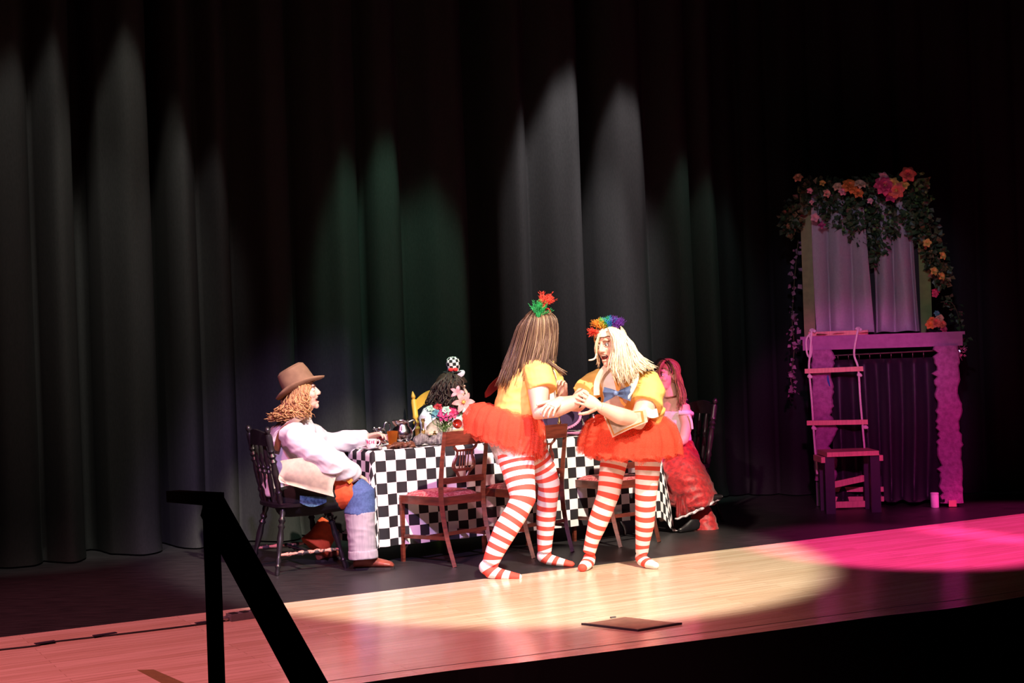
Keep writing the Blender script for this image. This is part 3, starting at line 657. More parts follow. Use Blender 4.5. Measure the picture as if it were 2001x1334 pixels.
# flowers
def petal_rows(c, ax, out, L, wdt, cup, nseg=6):
    ax = ax.normalized(); side = ax.cross(out).normalized(); rows = []
    for i in range(nseg + 1):
        f = i / nseg; r = L * f; h = cup * L * (math.sin(f * 2.2) * .6 - .25 * f * f); wd_ = wdt * math.sin(math.pi * min(1, .12 + f * .88)) ** .8 * (1 if f < 1 else .1)
        rows.append([c + out * r + ax * (h + .12 * wd_ * abs(k)) + side * wd_ * k for k in (-1, -.5, 0, .5, 1)])
    return rows
def bloom(name, c, ax, R, n, m, parent, cup=.8, wd_=.38, layers=1, centre=None, label=None):
    ax = V(ax).normalized(); a, b_ = frame(ax); bm = nb()
    for l_ in range(layers):
        for k in range(n):
            f = 2 * math.pi * (k + .5 * l_) / n + random.uniform(-.1, .1); out = (a * math.cos(f) + b_ * math.sin(f)); k2 = 1 - .28 * l_
            out = (out + ax * .35 * l_).normalized()
            grid(bm, petal_rows(c + ax * .01 * l_, ax, out, R * k2, R * wd_ * k2, cup))
    o = obj(name, bm, m, parent, 'all', label)
    if centre:
        bm = nb(); ell(bm, c + ax * R * .18, R * .16, None, 8, 6)
        for k in range(5):
            f = 2 * math.pi * k / 5; sweep(bm, [c, c + ax * R * .5 + (a * math.cos(f) + b_ * math.sin(f)) * R * .18], [R * .02, R * .035], 5)
        obj('stamens', bm, centre, o)
    return o
def rosebud(name, c, ax, R, m, parent):
    ax = V(ax).normalized(); a, b_ = frame(ax); bm = nb()
    for l_ in range(3):
        for k in range(5):
            f = 2 * math.pi * (k + .4 * l_) / 5; out = a * math.cos(f) + b_ * math.sin(f); rows = []
            for i in range(5):
                g = i / 4; rr = R * (1 - .27 * l_) * (.35 + .65 * math.sin(g * 2.0)); rows.append([c + ax * (g * R * 1.2 - R * .4) + (a * math.cos(f + x) + b_ * math.sin(f + x)) * rr for x in (-.8, -.4, 0, .4, .8)])
            grid(bm, rows)
    return obj(name, bm, m, parent, 'all')
c = base(868, .34)
t = thing('flower_vase', 'clear glass vase of mixed silk flowers on the table', 'vase', c)
bm = nb(); lathe(bm, [(.03, 0), (.034, .004), (.038, .03), (.036, .06), (.046, .10), (.044, .10), (.033, .06), (.034, .03), (.002, .008)], c, Z, 24); obj('glass', bm, M['glass'], t)
YV = c.y
FL = [('lily', 905, 787, .085, 6, 'lily_pink', 'yellow_petal', .5), ('lily', 893, 768, .055, 5, 'rose_pink', None, .9), ('blossom', 868, 812, .055, 6, 'magenta_petal', 'deep_pink', .8), ('blossom', 884, 808, .05, 6, 'deep_pink', None, .9),
      ('blossom', 856, 798, .04, 7, 'dark_red_petal', 'orange_petal', .7), ('blossom', 851, 808, .045, 6, 'teal_petal', None, .6), ('blossom', 872, 803, .04, 6, 'mint', None, .5), ('leaf_spray', 898, 812, .05, 4, 'mint', None, .4), ('blossom', 841, 800, .035, 5, 'mint', 'china', .6)]
for nm, px, py, R, n, mm, cn, cup in FL:
    p = P(px, py, YV - .02 + random.uniform(-.04, .04)); ax = V((random.uniform(-.3, .4), -1, .45)) if nm != 'lily' else V((.15, -.9, .35))
    bloom(nm, p, ax, R, n, M[mm], t, cup, .36 if nm != 'lily' else .25, 2 if nm == 'blossom' else 1, M[cn] if cn else None)
    bm = nb(); sweep(bm, spline([p, (p + c) / 2 + V((p.x - c.x, 0, .06)) * .3, c + Z * .09 + (p - c) * .05, c + Z * .015 - (p - c) * .06], 10), .0028, 6); obj('stem', bm, M['leaf_lit'], t)
rosebud('rosebud', P(893, 829, YV - .05), (.2, -1, .3), .035, M['coral'], t)
bm = nb()
for k in range(60):
    q = c + Z * random.uniform(.06, .17) + V((random.gauss(0, .02), random.gauss(0, .02), 0)); d = V((random.gauss(0, 1), random.gauss(0, 1), 1.2)).normalized(); s_ = d.cross(V((0, 1, .1))).normalized() * .004
    a = [bm.verts.new(x) for x in (q, q + d * .03 + s_, q + d * .06, q + d * .03 - s_)]; bm.faces.new(a)
obj('fern', bm, M['leaf_lit'], t, 'all', stuff=True)
# braided-rim purple hat, silver teapot and pink plate at the far end
c = P(1092, 815, 10.75); c.z = TZ + .125
t = thing('purple_hat', 'dark purple upturned hat with a braided pink rim on the table', 'hat', V((c.x, c.y, TZ + .005)))
n_ = V((-.15, -.85, .5)).normalized(); a, b_ = frame(n_)
bm = nb(); R = .165
loft(bm, [(c - n_ * .10, a * .09, b_ * .07), (c - n_ * .085, a * .105, b_ * .082), (c - n_ * .02, a * .12, b_ * .09), (c - n_ * .005, a * R, b_ * .105), (c, a * R, b_ * .105), (c - n_ * .012, a * .118, b_ * .088), (c - n_ * .07, a * .10, b_ * .078)], 32); obj('crown', bm, M['hat_purple'], t)
for ph in (0, math.pi):
    bm = nb(); sweep(bm, [c + a * math.cos(f) * (R + .006 * math.sin(f * 26 + ph)) + b_ * math.sin(f) * (.107 + .006 * math.sin(f * 26 + ph)) + n_ * .006 * math.cos(f * 26 + ph) for f in [2 * math.pi * i / 160 for i in range(161)]], .0055, 6); obj('braid', bm, M['pink_braid'], t)
c = base(1160, .48)
t = thing('teapot', 'round silver teapot half hidden behind the blonde actor tutu', 'teapot', c)
bm = nb(); lathe(bm, [(.03, 0), (.05, .012), (.07, .045), (.066, .075), (.045, .095), (.03, .10)], c, Z, 24); obj('body', bm, M['silver'], t)
bm = nb(); lathe(bm, [(.032, .10), (.028, .11), (.01, .118), (.012, .128), (.003, .135)], c, Z, 16); obj('lid', bm, M['silver'], t)
bm = nb(); sweep(bm, spline([c - U * .06 + Z * .04, c - U * .09 + Z * .06, c - U * .105 + Z * .10], 8), [.016, .011, .008], 8); obj('spout', bm, M['silver'], t)
bm = nb(); sweep(bm, spline([c + U * .05 + Z * .085, c + U * .10 + Z * .09, c + U * .10 + Z * .05, c + U * .065 + Z * .03], 10), .006, 8); obj('handle', bm, M['silver'], t)
c = base(1130, .14); bm = nb(); lathe(bm, [(.002, .004), (.06, .005), (.10, .018), (.102, .018), (.098, .012), (.06, 0)], c, Z, 28); tag(obj('plate', bm, M['pink_braid']), 'pink plate in front of the silver teapot', 'plate')
# ================================================================ people
def head_mesh(c, fwd, up=(0, 0, 1), mouth_open=0.0, sc=1.0):
    f = V(fwd).normalized(); r = f.cross(V(up)).normalized(); u = r.cross(f).normalized(); MM = Matrix((r, f, u)).transposed()
    L = lambda x, y, z: c + MM @ V((x, y, z)) * sc
    bm = nb(); E_ = lambda p, rr, s=16, g=10: ell(bm, L(*p), tuple(k * sc for k in rr), MM, s, g)
    E_((0, -.014, .032), (.074, .094, .082), 20, 14); E_((0, .028, -.022), (.061, .062, .085), 20, 14); E_((0, .034, -.072 - .012 * mouth_open), (.045, .047, .036)); E_((0, .070, -.092 - .014 * mouth_open), (.019, .017, .019))
    for s in (-1, 1):
        E_((s * .034, .058, -.024), (.026, .026, .026)); E_((s * .0745, -.006, -.008), (.009, .021, .032)); E_((s * .013, .094, -.027), (.009, .010, .008)); E_((s * .03, .074, .034), (.026, .012, .010))
    sweep(bm, [L(0, .080, .022), L(0, .098, -.008), L(0, .106, -.024)], [.009 * sc, .011 * sc, .012 * sc], 10)
    E_((0, .102, -.026), (.011, .012, .010)); E_((0, .086, -.048), (.020, .010, .006)); E_((0, .083, -.066 - .016 * mouth_open), (.018, .010, .007))
    sweep(bm, [L(0, -.015, -.05), L(0, -.028, -.16)], [.052 * sc, .056 * sc], 16)
    me = remesh(bm, .0042, 5)
    for v in me.vertices:
        q = MM.inverted() @ (v.co - c) / sc
        for s in (-1, 1):
            dd = (q - V((s * .031, .085, .008))).length
            if dd < .024: q = q - V((0, 1, 0)) * .011 * (1 - dd / .024) ** .7
        if mouth_open > .2:
            e = math.hypot(q.x / .026, (q.z + .057 + .005 * mouth_open) / (.006 + .012 * mouth_open))
            if e < 1 and q.y > .05: q = q - V((0, 1, 0)) * .022 * (1 - e) ** .5
        v.co = c + MM @ q * sc
    me.update(); return me, L, MM
def face_parts(parent, L, MM, mouth_open, sc=1.0, brow=None):
    for s in (-1, 1):
        bm = nb(); c = L(s * .031, .072, .007); ell(bm, c, .0125 * sc, MM, 14, 10); e = obj('eye', bm, M['eye'], parent)
        bm = nb(); ell(bm, L(s * .031, .0805, .006), (.0065 * sc, .0045 * sc, .0065 * sc), MM, 12, 8); obj('iris', bm, M['iris'], e)
        bm = nb(); sweep(bm, [L(s * .017, .084, .013), L(s * .031, .086, .0155), L(s * .046, .076, .012)], [.0014, .0026, .0014], 6); obj('eyelashes', bm, M['iris'], parent)
        bm = nb(); sweep(bm, [L(s * .013, .089, .027), L(s * .030, .088, .033), L(s * .050, .074, .028)], [.0022, .0034, .0015], 6, .6); obj('eyebrow', bm, brow or M['brow'], parent)
    if mouth_open > .2:
        h = .005 + .011 * mouth_open; zc = -.057 - .005 * mouth_open
        bm = nb(); ell(bm, L(0, .070, zc), (.024 * sc, .013 * sc, h * sc), MM, 16, 10); mo = obj('mouth', bm, M['mouth'], parent)
        bm = nb(); ell(bm, L(0, .079, zc + h * .62), (.019 * sc, .008 * sc, .0048 * sc), MM, 14, 8); obj('teeth', bm, M['teeth'], mo)
        bm = nb(); pts = [L(.026 * math.cos(f), .083 - .014 * abs(math.cos(f)) ** 2, zc + (h + .003) * math.sin(f)) for f in [2 * math.pi * i / 24 for i in range(25)]]; sweep(bm, pts, .0036 * sc, 6); obj('lips', bm, M['lip'], parent)
    else:
        bm = nb()
        for z, k in ((-.049, .0042), (-.058, .0048)): sweep(bm, [L(-.021, .080, -.053), L(-.008, .093, z), L(.008, .093, z), L(.021, .080, -.053)], [.0015, k, k, .0015], 8)
        obj('lips', bm, M['lip'], parent)
def hand_mesh(wr, d, n, side, curl=.5, spread=.10, sc=1.0, thumb=(.6, .75, .15), curls=None, vox=.0026):
    d = V(d).normalized(); n = V(n); n = (n - d * n.dot(d)).normalized(); w_ = d.cross(n).normalized() * side; bm = nb()
    loft(bm, [(wr + d * x * sc - n * .002, w_ * a * sc, n * b_ * sc) for x, a, b_ in ((-.03, .027, .021), (0, .027, .020), (.03, .036, .018), (.06, .041, .016), (.085, .041, .013), (.092, .036, .010))], 20); tips = []
    for i in range(4):
        Ls = [.072, .080, .075, .058][i] * sc; p = wr + d * (.084 - .004 * abs(i - 1)) * sc + w_ * (.031 - .0205 * i) * sc; a = 0; pts = [p - d * .02, p]; cu = curls[i] if curls else curl
        sd = w_ * (spread * (1.5 - i))
        for k, fr in enumerate((.46, .30, .24)):
            a += cu * (.8, 1.1, .8)[k]; p = p + (d * math.cos(a) + n * math.sin(a) + sd * math.cos(a)).normalized() * Ls * fr; pts.append(p)
        sweep(bm, pts, [.0095 * sc, .0092 * sc, .0086 * sc, .0078 * sc, .0062 * sc], 10); ell(bm, pts[-1], .0063 * sc, None, 8, 6); tips.append((pts[-1], (pts[-1] - pts[-2]).normalized()))
    p = wr + d * .022 * sc + w_ * .028 * sc; dd = (d * thumb[0] + w_ * thumb[1] + n * thumb[2]).normalized(); p1 = p + dd * .042 * sc; d2 = (dd + d * .45).normalized(); p2 = p1 + d2 * .032 * sc; p3 = p2 + (d2 + d * .2 + n * .1).normalized() * .026 * sc
    sweep(bm, [p - dd * .015, p, p1, p2, p3], [.014 * sc, .0145 * sc, .0115 * sc, .0105 * sc, .007 * sc], 10); ell(bm, p3, .007 * sc, None, 8, 6)
    return remesh(bm, vox, 3), tips, (d, n, w_)
def hair_strands(name, guides, count, rad, m, parent, jit=.012, wave=0.0, wfreq=9.0, shade=lambda k, t: random.random(), seg=12, short=.12, thin=.35, rnd=None):
    """guides: polylines root to tip; strands run between neighbouring guides"""
    bm = nb(); lay = bm.verts.layers.float.new('shade'); gs = [spline(g, seg) for g in guides]
    for _ in range(count):
        x = random.random() * (len(gs) - 1); i = min(int(x), len(gs) - 2); f = x - i; cut = 1 - random.random() * short
        j = V((random.gauss(0, jit), random.gauss(0, jit), random.gauss(0, jit * .6))); ph = random.uniform(0, 6.3); am = wave * random.uniform(.6, 1.3); pts = []
        A_, B_ = gs[i], gs[i + 1]
        for k in range(seg):
            t_ = k / (seg - 1) * cut * (seg - 1); a = min(int(t_), seg - 2); g = t_ - a
            p = (A_[a].lerp(A_[a + 1], g)).lerp(B_[a].lerp(B_[a + 1], g), f); kk = k / (seg - 1)
            p = p + j * (.35 + .9 * kk)
            if wave: p += V((math.cos(ph + kk * wfreq), math.sin(ph * 1.3 + kk * wfreq), .4 * math.sin(ph + kk * wfreq * 1.2))) * am * (.3 + kk)
            pts.append(p)
        sweep(bm, pts, [rad * .8, rad, rad, rad * .8, rad * thin], 5, lay=lay, val=max(0, min(1, shade(x / (len(gs) - 1), cut))))
    return obj(name, bm, m, parent, 'all')
def scalp(name, L, MM, m, parent, sc=1.0, grow=.012, front=.066, low=-.06, val=.4, bulge=(0, 0, 0)):
    """hair cap round the skull that leaves the face free"""
    bm = nb(); ell(bm, L(bulge[0], -.016 + bulge[1], .034 + bulge[2]), tuple((k + grow) * sc for k in (.074, .094, .082)), MM, 36, 26)
    ell(bm, L(0, -.045, -.02), (.074 * sc, .066 * sc, .085 * sc), MM, 28, 20)
    me = remesh(bm, .006, 2, .0025, 40); b2 = nb(); b2.from_mesh(me); bpy.data.meshes.remove(me); inv = MM.inverted(); o0 = L(0, 0, 0)
    dl = []
    for v in b2.verts:
        q = inv @ (v.co - o0) / sc; lim = front + .0 - .9 * max(0, (.055 - q.z)) if q.z < .055 else 1
        if q.z < low or (q.y > max(lim, .012) and q.z < .07): dl.append(v)
    bmesh.ops.delete(b2, geom=dl, context='VERTS')
    lay = b2.verts.layers.float.new('shade')
    for v in b2.verts: v[lay] = min(1, max(0, val + .35 * noise.noise(v.co * 60)))
    return obj(name, b2, m, parent, 'all')
def phase(s):                           # stripes widen from the thigh down
    a, b_, x = .038, .066, .36
    if s < x:
        k = (b_ - a) / x; return math.log((a + k * s) / a) / k
    return phase(x - 1e-6) + (s - x) / b_
def tights(parent, legs, hips, vox=.0065):
    """legs: list of (points, radii, foot points, foot radii); stripes follow the length of each leg"""
    out = []
    for pts, rad, fpts, frad in legs:
        bm = nb(); sweep(bm, pts, rad, 20); sweep(bm, fpts, frad, 16, .82, ref=(0, 0, 1)); ell(bm, fpts[-1], (frad[-1], frad[-1], frad[-1] * .85)); ell(bm, fpts[0], frad[0]); ell(bm, pts[0], rad[0] * .98)
        me = remesh(bm, vox, 6); line = spline([V(p) for p in pts] + [V(p) for p in fpts[2:]], 90); cum = [0]
        for a, b_ in zip(line, line[1:]): cum.append(cum[-1] + (b_ - a).length)
        at = me.attributes.new('phase', 'FLOAT', 'POINT')
        co = np.empty(len(me.vertices) * 3, 'f'); me.vertices.foreach_get('co', co); co = co.reshape(-1, 3)
        ln = np.array([tuple(p) for p in line]); cm = np.array(cum); d2 = ((co[:, None, :] - ln[None]) ** 2).sum(2); d2 -= d2.min(1)[:, None]
        wt = np.exp(-d2 / (2 * .035 ** 2)); sv = (wt * cm[None]).sum(1) / wt.sum(1)
        at.data.foreach_set('value', np.array([phase(float(x)) for x in sv], 'f'))
        out.append(me)
    for me in out: obj('stocking', me, M['tights'], parent, 'all', 'red and white striped stocking leg')
def garment(name, bm, m, parent, vox=.007, it=6, wr=.0, ws=14, label=None): return obj(name, remesh(bm, vox, it, wr, ws), m, parent, 'all', label)
def tutu(parent, c, ax, fwd, prof, layers, seed, name='tutu', m=None, n=150, lift=None):
    """prof: (radius front, radius back, drop) from waist to hem, layered ruffled tulle"""
    rnd = random.Random(seed); ax = V(ax).normalized(); f = V(fwd); f = (f - ax * f.dot(ax)).normalized(); s = ax.cross(f)
    for l_ in range(layers):
        bm = nb(); ph = rnd.uniform(0, 6); k1 = rnd.choice((13, 15, 17, 19)); rows = []; kk = 1 - .055 * l_
        for i in range(13):
            g = i / 12 * (len(prof) - 1); a = min(int(g), len(prof) - 2); h = g - a; q = [x + (y - x) * h for x, y in zip(prof[a], prof[a + 1])]; row = []; e = (i / 12)
            for k in range(n):
                t_ = 2 * math.pi * k / n; cf = math.cos(t_); rad = q[1] + (q[0] - q[1]) * (.5 + .5 * cf); rf = 1 + e * (.05 * math.sin(k1 * t_ + ph) + .02 * math.sin(41 * t_ + ph * 3) + .07 * noise.noise(V((math.cos(t_) * 3, math.sin(t_) * 3, l_ * 3 + e))))
                dz = -q[2] * (1 - .06 * l_) * (1 + e * .14 * noise.noise(V((math.cos(t_) * 3, math.sin(t_) * 3, l_ * 7 + seed)))) + .012 * e * math.cos(k1 * t_ + ph) + .016 * e ** 3 * noise.noise(V((math.cos(t_) * 22, math.sin(t_) * 22, l_ * 5))) - .02 * l_ * e + (lift(t_) * e if lift else 0)
                row.append(c + (f * cf + s * math.sin(t_)) * rad * rf * (kk + .05 * l_ * (1 - e)) + ax * dz)
            rows.append(row)
        grid(bm, rows, True); obj('tulle_layer', bm, m or M['tutu'], parent, 'all', 'ruffled red tulle layer of the tutu')
def feather(parent, root, dirs, L, m, count, name='feather'):
    bm = nb()
    for _ in range(count):
        d = V(dirs) + V((random.gauss(0, .33), random.gauss(0, .33), random.gauss(0, .25))); d.normalize(); l_ = L * random.uniform(.55, 1.05); q = V(root) + V((random.gauss(0, .006), random.gauss(0, .01), random.gauss(0, .004)))
        bend = V((random.gauss(0, .25), random.gauss(0, .25), -.15)); pts = spline([q, q + d * l_ * .5, q + d * l_ + bend * l_ * .35], 6); sweep(bm, pts, [.0028, .0034, .003, .001], 4)
        for k in range(3, 6):
            for s in range(3): e = d + V((random.gauss(0, .7), random.gauss(0, .7), random.gauss(0, .5))); sweep(bm, [pts[k], pts[k] + e.normalized() * .02], [.0016, .0006], 3)
    return obj(name, bm, m, parent, 'all')
def body(root, bmT, hands, head, vox=.0075):
    return obj('body', joined([remesh(bmT, vox, 5)] + hands + [head]), M['skin'], root, 'all')

# ---------------------------------------------------------------- brunette actor (left of the pair)
t = thing('person', 'person with long brown hair in yellow shirt, red tutu and striped tights, back turned', 'person', G(1010, 1118))
hc = P(1059, 644, 8.86); hf = V((.93, .36, -.05))
hm, L1, M1 = head_mesh(hc, hf)
bm = nb(); X, Yv = V((1, 0, 0)), V((0, 1, 0))
loft(bm, [(P(1012, 872, 8.90), X * .10, Yv * .13), (P(1002, 850, 8.90), X * .155, Yv * .19), (P(1005, 815, 8.90), X * .14, Yv * .17), (P(1016, 770, 8.90), X * .13, Yv * .165), (P(1030, 735, 8.90), X * .13, Yv * .18), (P(1040, 708, 8.90), X * .085, Yv * .15), (P(1046, 690, 8.88), X * .05, Yv * .06), (P(1052, 672, 8.87), X * .048, Yv * .05)])
sh, elb, wri = P(1052, 724, 8.71), P(1056, 806, 8.60), P(1137, 782, 8.52)
sweep(bm, [sh, P(1052, 765, 8.64), elb, P(1085, 800, 8.56), wri], [.07, .066, .058, .05, .034], 18)
fsh, fel, fwr = P(1068, 724, 9.06), P(1092, 800, 9.10), P(1098, 775, 9.02)
sweep(bm, [fsh, P(1080, 765, 9.1), fel], [.062, .056, .05], 16); sweep(bm, [fel, fwr], [.048, .032], 16)
for pts, rr in (([P(1002, 862, 8.83), P(1018, 985, 8.76), P(958, 1097, 8.70)], [.075, .045, .025]), ([P(1030, 868, 8.99), P(1070, 945, 9.03), P(1066, 1078, 9.09)], [.065, .04, .025])): sweep(bm, pts, rr, 14)
h1, tips1, _ = hand_mesh(wri, P(1190, 792, 8.56) - wri, (0, .25, -1), 1, .28, .12, 1.0, (.6, .6, .1))
h2, _, _ = hand_mesh(fwr, (0, -.15, 1), (-.5, -.9, 0), 1, .95, .02, 1.0, (.7, .4, .7))
body(t, bm, [h1, h2], hm); face_parts(t, L1, M1, 0)
legs = [([P(1000, 845, 8.84), P(1008, 890, 8.83), P(1016, 935, 8.79), P(1022, 975, 8.75), P(1008, 1003, 8.73), P(988, 1035, 8.71), P(968, 1075, 8.695), P(958, 1100, 8.69)], [.135, .118, .095, .080, .074, .074, .060, .050], [P(950, 1108, 8.70), P(958, 1117, 8.69), P(985, 1123, 8.665), P(1012, 1127, 8.65)], [.046, .050, .040, .027]),
        ([P(1030, 850, 8.98), P(1045, 890, 9.0), P(1064, 920, 9.02), P(1073, 945, 9.03), P(1070, 975, 9.05), P(1067, 1010, 9.07), P(1065, 1050, 9.085), P(1064, 1078, 9.09)], [.115, .092, .078, .070, .066, .064, .052, .045], [P(1062, 1086, 9.10), P(1070, 1092, 9.09), P(1095, 1098, 9.06), P(1116, 1102, 9.04)], [.044, .044, .034, .024])]
tights(t, legs, None)
bm = nb(); loft(bm, [(P(1008, 905, 8.90), X * .12, Yv * .17), (P(1006, 880, 8.90), X * .142, Yv * .19), (P(1000, 850, 8.90), X * .168, Yv * .205), (P(1002, 815, 8.90), X * .15, Yv * .185)]); garment('bloomers', bm, M['petticoat'], t, .007, 4, .004, 40, 'white lace bloomers under the tutu')
bm = nb(); loft(bm, [(P(1003, 822, 8.90), X * .140, Yv * .19), (P(1008, 800, 8.90), X * .142, Yv * .19), (P(1014, 775, 8.90), X * .14, Yv * .185), (P(1026, 742, 8.90), X * .15, Yv * .20), (P(1036, 716, 8.90), X * .125, Yv * .19), (P(1042, 700, 8.89), X * .075, Yv * .12), (P(1047, 689, 8.88), X * .058, Yv * .07)])
sweep(bm, [P(1046, 718, 8.78), P(1054, 735, 8.69), P(1060, 762, 8.645)], [.088, .090, .088], 18); sweep(bm, [P(1062, 718, 9.02), P(1078, 745, 9.08), P(1082, 765, 9.1)], [.08, .078, .075], 16)
garment('shirt', bm, M['yellow_shirt'], t, .0065, 5, .005, 13, 'yellow short-sleeved shirt')
bm = nb(); loft(bm, [(P(1060, 805, 8.90), X * .035, Yv * .13), (P(1072, 780, 8.90), X * .05, Yv * .14), (P(1066, 745, 8.90), X * .055, Yv * .14), (P(1060, 712, 8.90), X * .04, Yv * .10)]); garment('bib', bm, M['white_cloth'], t, .007, 4, label='white front bib')
bm = nb(); sweep(bm, spline([P(1038, 690, 8.80), P(1058, 693, 8.79), P(1072, 708, 8.78), P(1086, 735, 8.80), P(1083, 765, 8.82)], 14), [.008, .012, .012, .008], 8, .5); obj('collar', bm, M['cream'], t, label='cream collar edging')
tutu(t, P(1003, 806, 8.90), (.20, 0, 1), (1, .0, 0), [(.13, .13, .0), (.17, .20, -.02), (.205, .27, .02), (.225, .30, .10), (.235, .285, .195)], 5, 11, lift=lambda a: -.05 * math.cos(a))
NEAR = 8.86
gd = [[P(1062, 606, 8.80), P(1085, 622, 8.78), P(1086, 660, 8.76), P(1080, 700, 8.75), P(1088, 730, 8.74)],
      [P(1058, 603, 8.78), P(1072, 622, 8.74), P(1074, 660, 8.73), P(1066, 700, 8.70), P(1060, 728, 8.67)],
      [P(1052, 602, 8.78), P(1055, 625, 8.72), P(1052, 665, 8.72), P(1044, 700, 8.70), P(1034, 745, 8.69)],
      [P(1048, 603, 8.79), P(1038, 628, 8.73), P(1030, 668, 8.73), P(1020, 715, 8.74), P(1008, 760, 8.73)],
      [P(1046, 604, 8.82), P(1024, 632, 8.80), P(1012, 675, 8.80), P(998, 720, 8.76), P(984, 768, 8.74)],
      [P(1046, 605, 8.90), P(1018, 635, 8.88), P(1004, 680, 8.88), P(988, 722, 8.84), P(975, 755, 8.80)],
      [P(1048, 606, 8.96), P(1024, 640, 8.98), P(1010, 685, 8.98), P(996, 722, 8.95), P(984, 748, 8.93)]]
scalp('hair_cap', L1, M1, M['hair_brown'], t, val=.35, grow=.014)
hair_strands('hair', gd, 900, .0028, M['hair_brown'], t, .011, .004, 5, lambda k, c_: random.gauss(.62 if k < .5 else .30, .2), short=.35)
hair_strands('hair', [[P(1060, 690, 8.72), P(1075, 705, 8.70), P(1092, 718, 8.68), P(1109, 727, 8.66)], [P(1062, 690, 8.74), P(1078, 712, 8.74), P(1090, 724, 8.75), P(1100, 738, 8.76)]], 26, .003, M['hair_brown'], t, .006, shade=lambda k, c_: random.gauss(.6, .2))
bm = nb(); sweep(bm, [L1(.094 * math.sin(a), .02 + .012 * math.cos(a), .034 + .098 * math.cos(a)) for a in [-1.75 + 3.5 * i / 24 for i in range(25)]], .0055, 8, .5); obj('headband', bm, M['red_cloth'], t)
r_ = P(1051, 620, 8.74); feather(t, r_, (.28, -.1, 1), .10, FE['green'], 60); feather(t, r_ + V((.022, 0, .055)), (.55, .1, 1), .095, FE['red'], 60)

# ---------------------------------------------------------------- blonde actor (right of the pair)
t = thing('person', 'laughing person with platinum hair, blue bow tie, yellow shirt, red tutu and striped tights', 'person', G(1210, 1112))
hc = P(1193, 674, 8.72); hf = V((-.66, -.74, -.10))
hm, L2, M2 = head_mesh(hc, hf, (-.12, 0, 1), 1.0, 1.03)
front = V((-.72, -.69, 0)); sidev = V((.69, -.72, 0))
bm = nb(); loft(bm, [(P(1234, 872, 8.92), sidev * .12, front * .09), (P(1234, 845, 8.92), sidev * .185, front * .145), (P(1234, 812, 8.90), sidev * .175, front * .145), (P(1230, 775, 8.87), sidev * .175, front * .14), (P(1222, 745, 8.83), sidev * .185, front * .13), (P(1212, 722, 8.80), sidev * .14, front * .09), (P(1205, 710, 8.77), sidev * .06, front * .055), (P(1200, 696, 8.75), sidev * .05, front * .05)])
rs, re, rw = P(1168, 745, 8.93), P(1128, 788, 8.78), P(1092, 784, 8.55)
sweep(bm, [rs, P(1145, 768, 8.86), re, P(1105, 788, 8.64), rw], [.066, .06, .055, .045, .032], 18)
ls, le, lw = P(1270, 752, 8.72), P(1246, 822, 8.58), P(1172, 795, 8.46)
sweep(bm, [ls, P(1262, 790, 8.64), le, P(1210, 812, 8.5), lw], [.072, .068, .058, .052, .034], 18)
for pts, rr in (([P(1212, 862, 8.94), P(1190, 968, 8.90), P(1152, 1080, 8.93)], [.065, .042, .022]), ([P(1258, 862, 8.88), P(1262, 973, 8.86), P(1254, 1083, 8.93)], [.065, .042, .022])): sweep(bm, pts, rr, 14)
h1, tipsR, _ = hand_mesh(rw, P(1072, 797, 8.46) - rw, (-.2, .35, -1), -1, .45, .12, 1.0, (.55, .7, .2))
h2, _, _ = hand_mesh(lw, P(1140, 778, 8.47) - lw, (.0, 1, -.25), 1, .30, .10, 1.0, (.5, .7, .4))
body(t, bm, [h1, h2], hm); face_parts(t, L2, M2, 1.0, 1.03)
for p, d in tipsR:
    bm = nb(); ell(bm, p + d * .004 + V((0, -.004, .003)), (.005, .004, .009), frame and Matrix.Identity(3), 8, 6); obj('fingernail', bm, M['nail'], t)
legs = [([P(1208, 855, 8.95), P(1201, 895, 8.94), P(1194, 930, 8.92), P(1189, 965, 8.90), P(1178, 995, 8.90), P(1168, 1022, 8.91), P(1157, 1055, 8.925), P(1151, 1080, 8.94)], [.105, .088, .078, .070, .066, .062, .046, .040], [P(1152, 1090, 8.96), P(1150, 1097, 8.94), P(1144, 1104, 8.88), P(1138, 1109, 8.83)], [.040, .043, .040, .030]),
        ([P(1264, 855, 8.87), P(1266, 895, 8.87), P(1265, 930, 8.86), P(1262, 968, 8.86), P(1261, 998, 8.88), P(1260, 1025, 8.90), P(1256, 1058, 8.92), P(1254, 1080, 8.94)], [.105, .085, .076, .068, .063, .060, .046, .040], [P(1253, 1089, 8.95), P(1256, 1095, 8.93), P(1268, 1101, 8.87), P(1280, 1105, 8.83)], [.040, .043, .038, .028])]
tights(t, legs, None)
bm = nb(); loft(bm, [(P(1228, 832, 8.90), sidev * .185, front * .15), (P(1234, 806, 8.90), sidev * .195, front * .165), (P(1230, 775, 8.87), sidev * .19, front * .16), (P(1222, 748, 8.83), sidev * .20, front * .15), (P(1213, 726, 8.80), sidev * .165, front * .11), (P(1207, 713, 8.78), sidev * .085, front * .07)])
sweep(bm, [P(1180, 742, 8.92), P(1160, 752, 8.90), P(1140, 768, 8.83)], [.08, .080, .076], 18); sweep(bm, [P(1258, 742, 8.76), P(1268, 765, 8.70), P(1262, 792, 8.64)], [.09, .098, .10], 18)
sweep(bm, [P(1262, 795, 8.72), P(1285, 808, 8.72), P(1280, 822, 8.74), P(1255, 826, 8.76)], [.06, .058, .05, .04], 14)
garment('shirt', bm, M['yellow_shirt'], t, .0065, 5, .006, 13, 'loose yellow shirt with rolled sleeves')
bm = nb(); loft(bm, [(P(1203, 805, 8.80), sidev * .07, front * .05), (P(1205, 775, 8.76), sidev * .095, front * .06), (P(1200, 745, 8.74), sidev * .10, front * .06), (P(1198, 722, 8.745), sidev * .075, front * .05)]); garment('shirt_front', bm, M['white_cloth'], t, .006, 4, .003, 20, 'white shirt front under the bow tie')
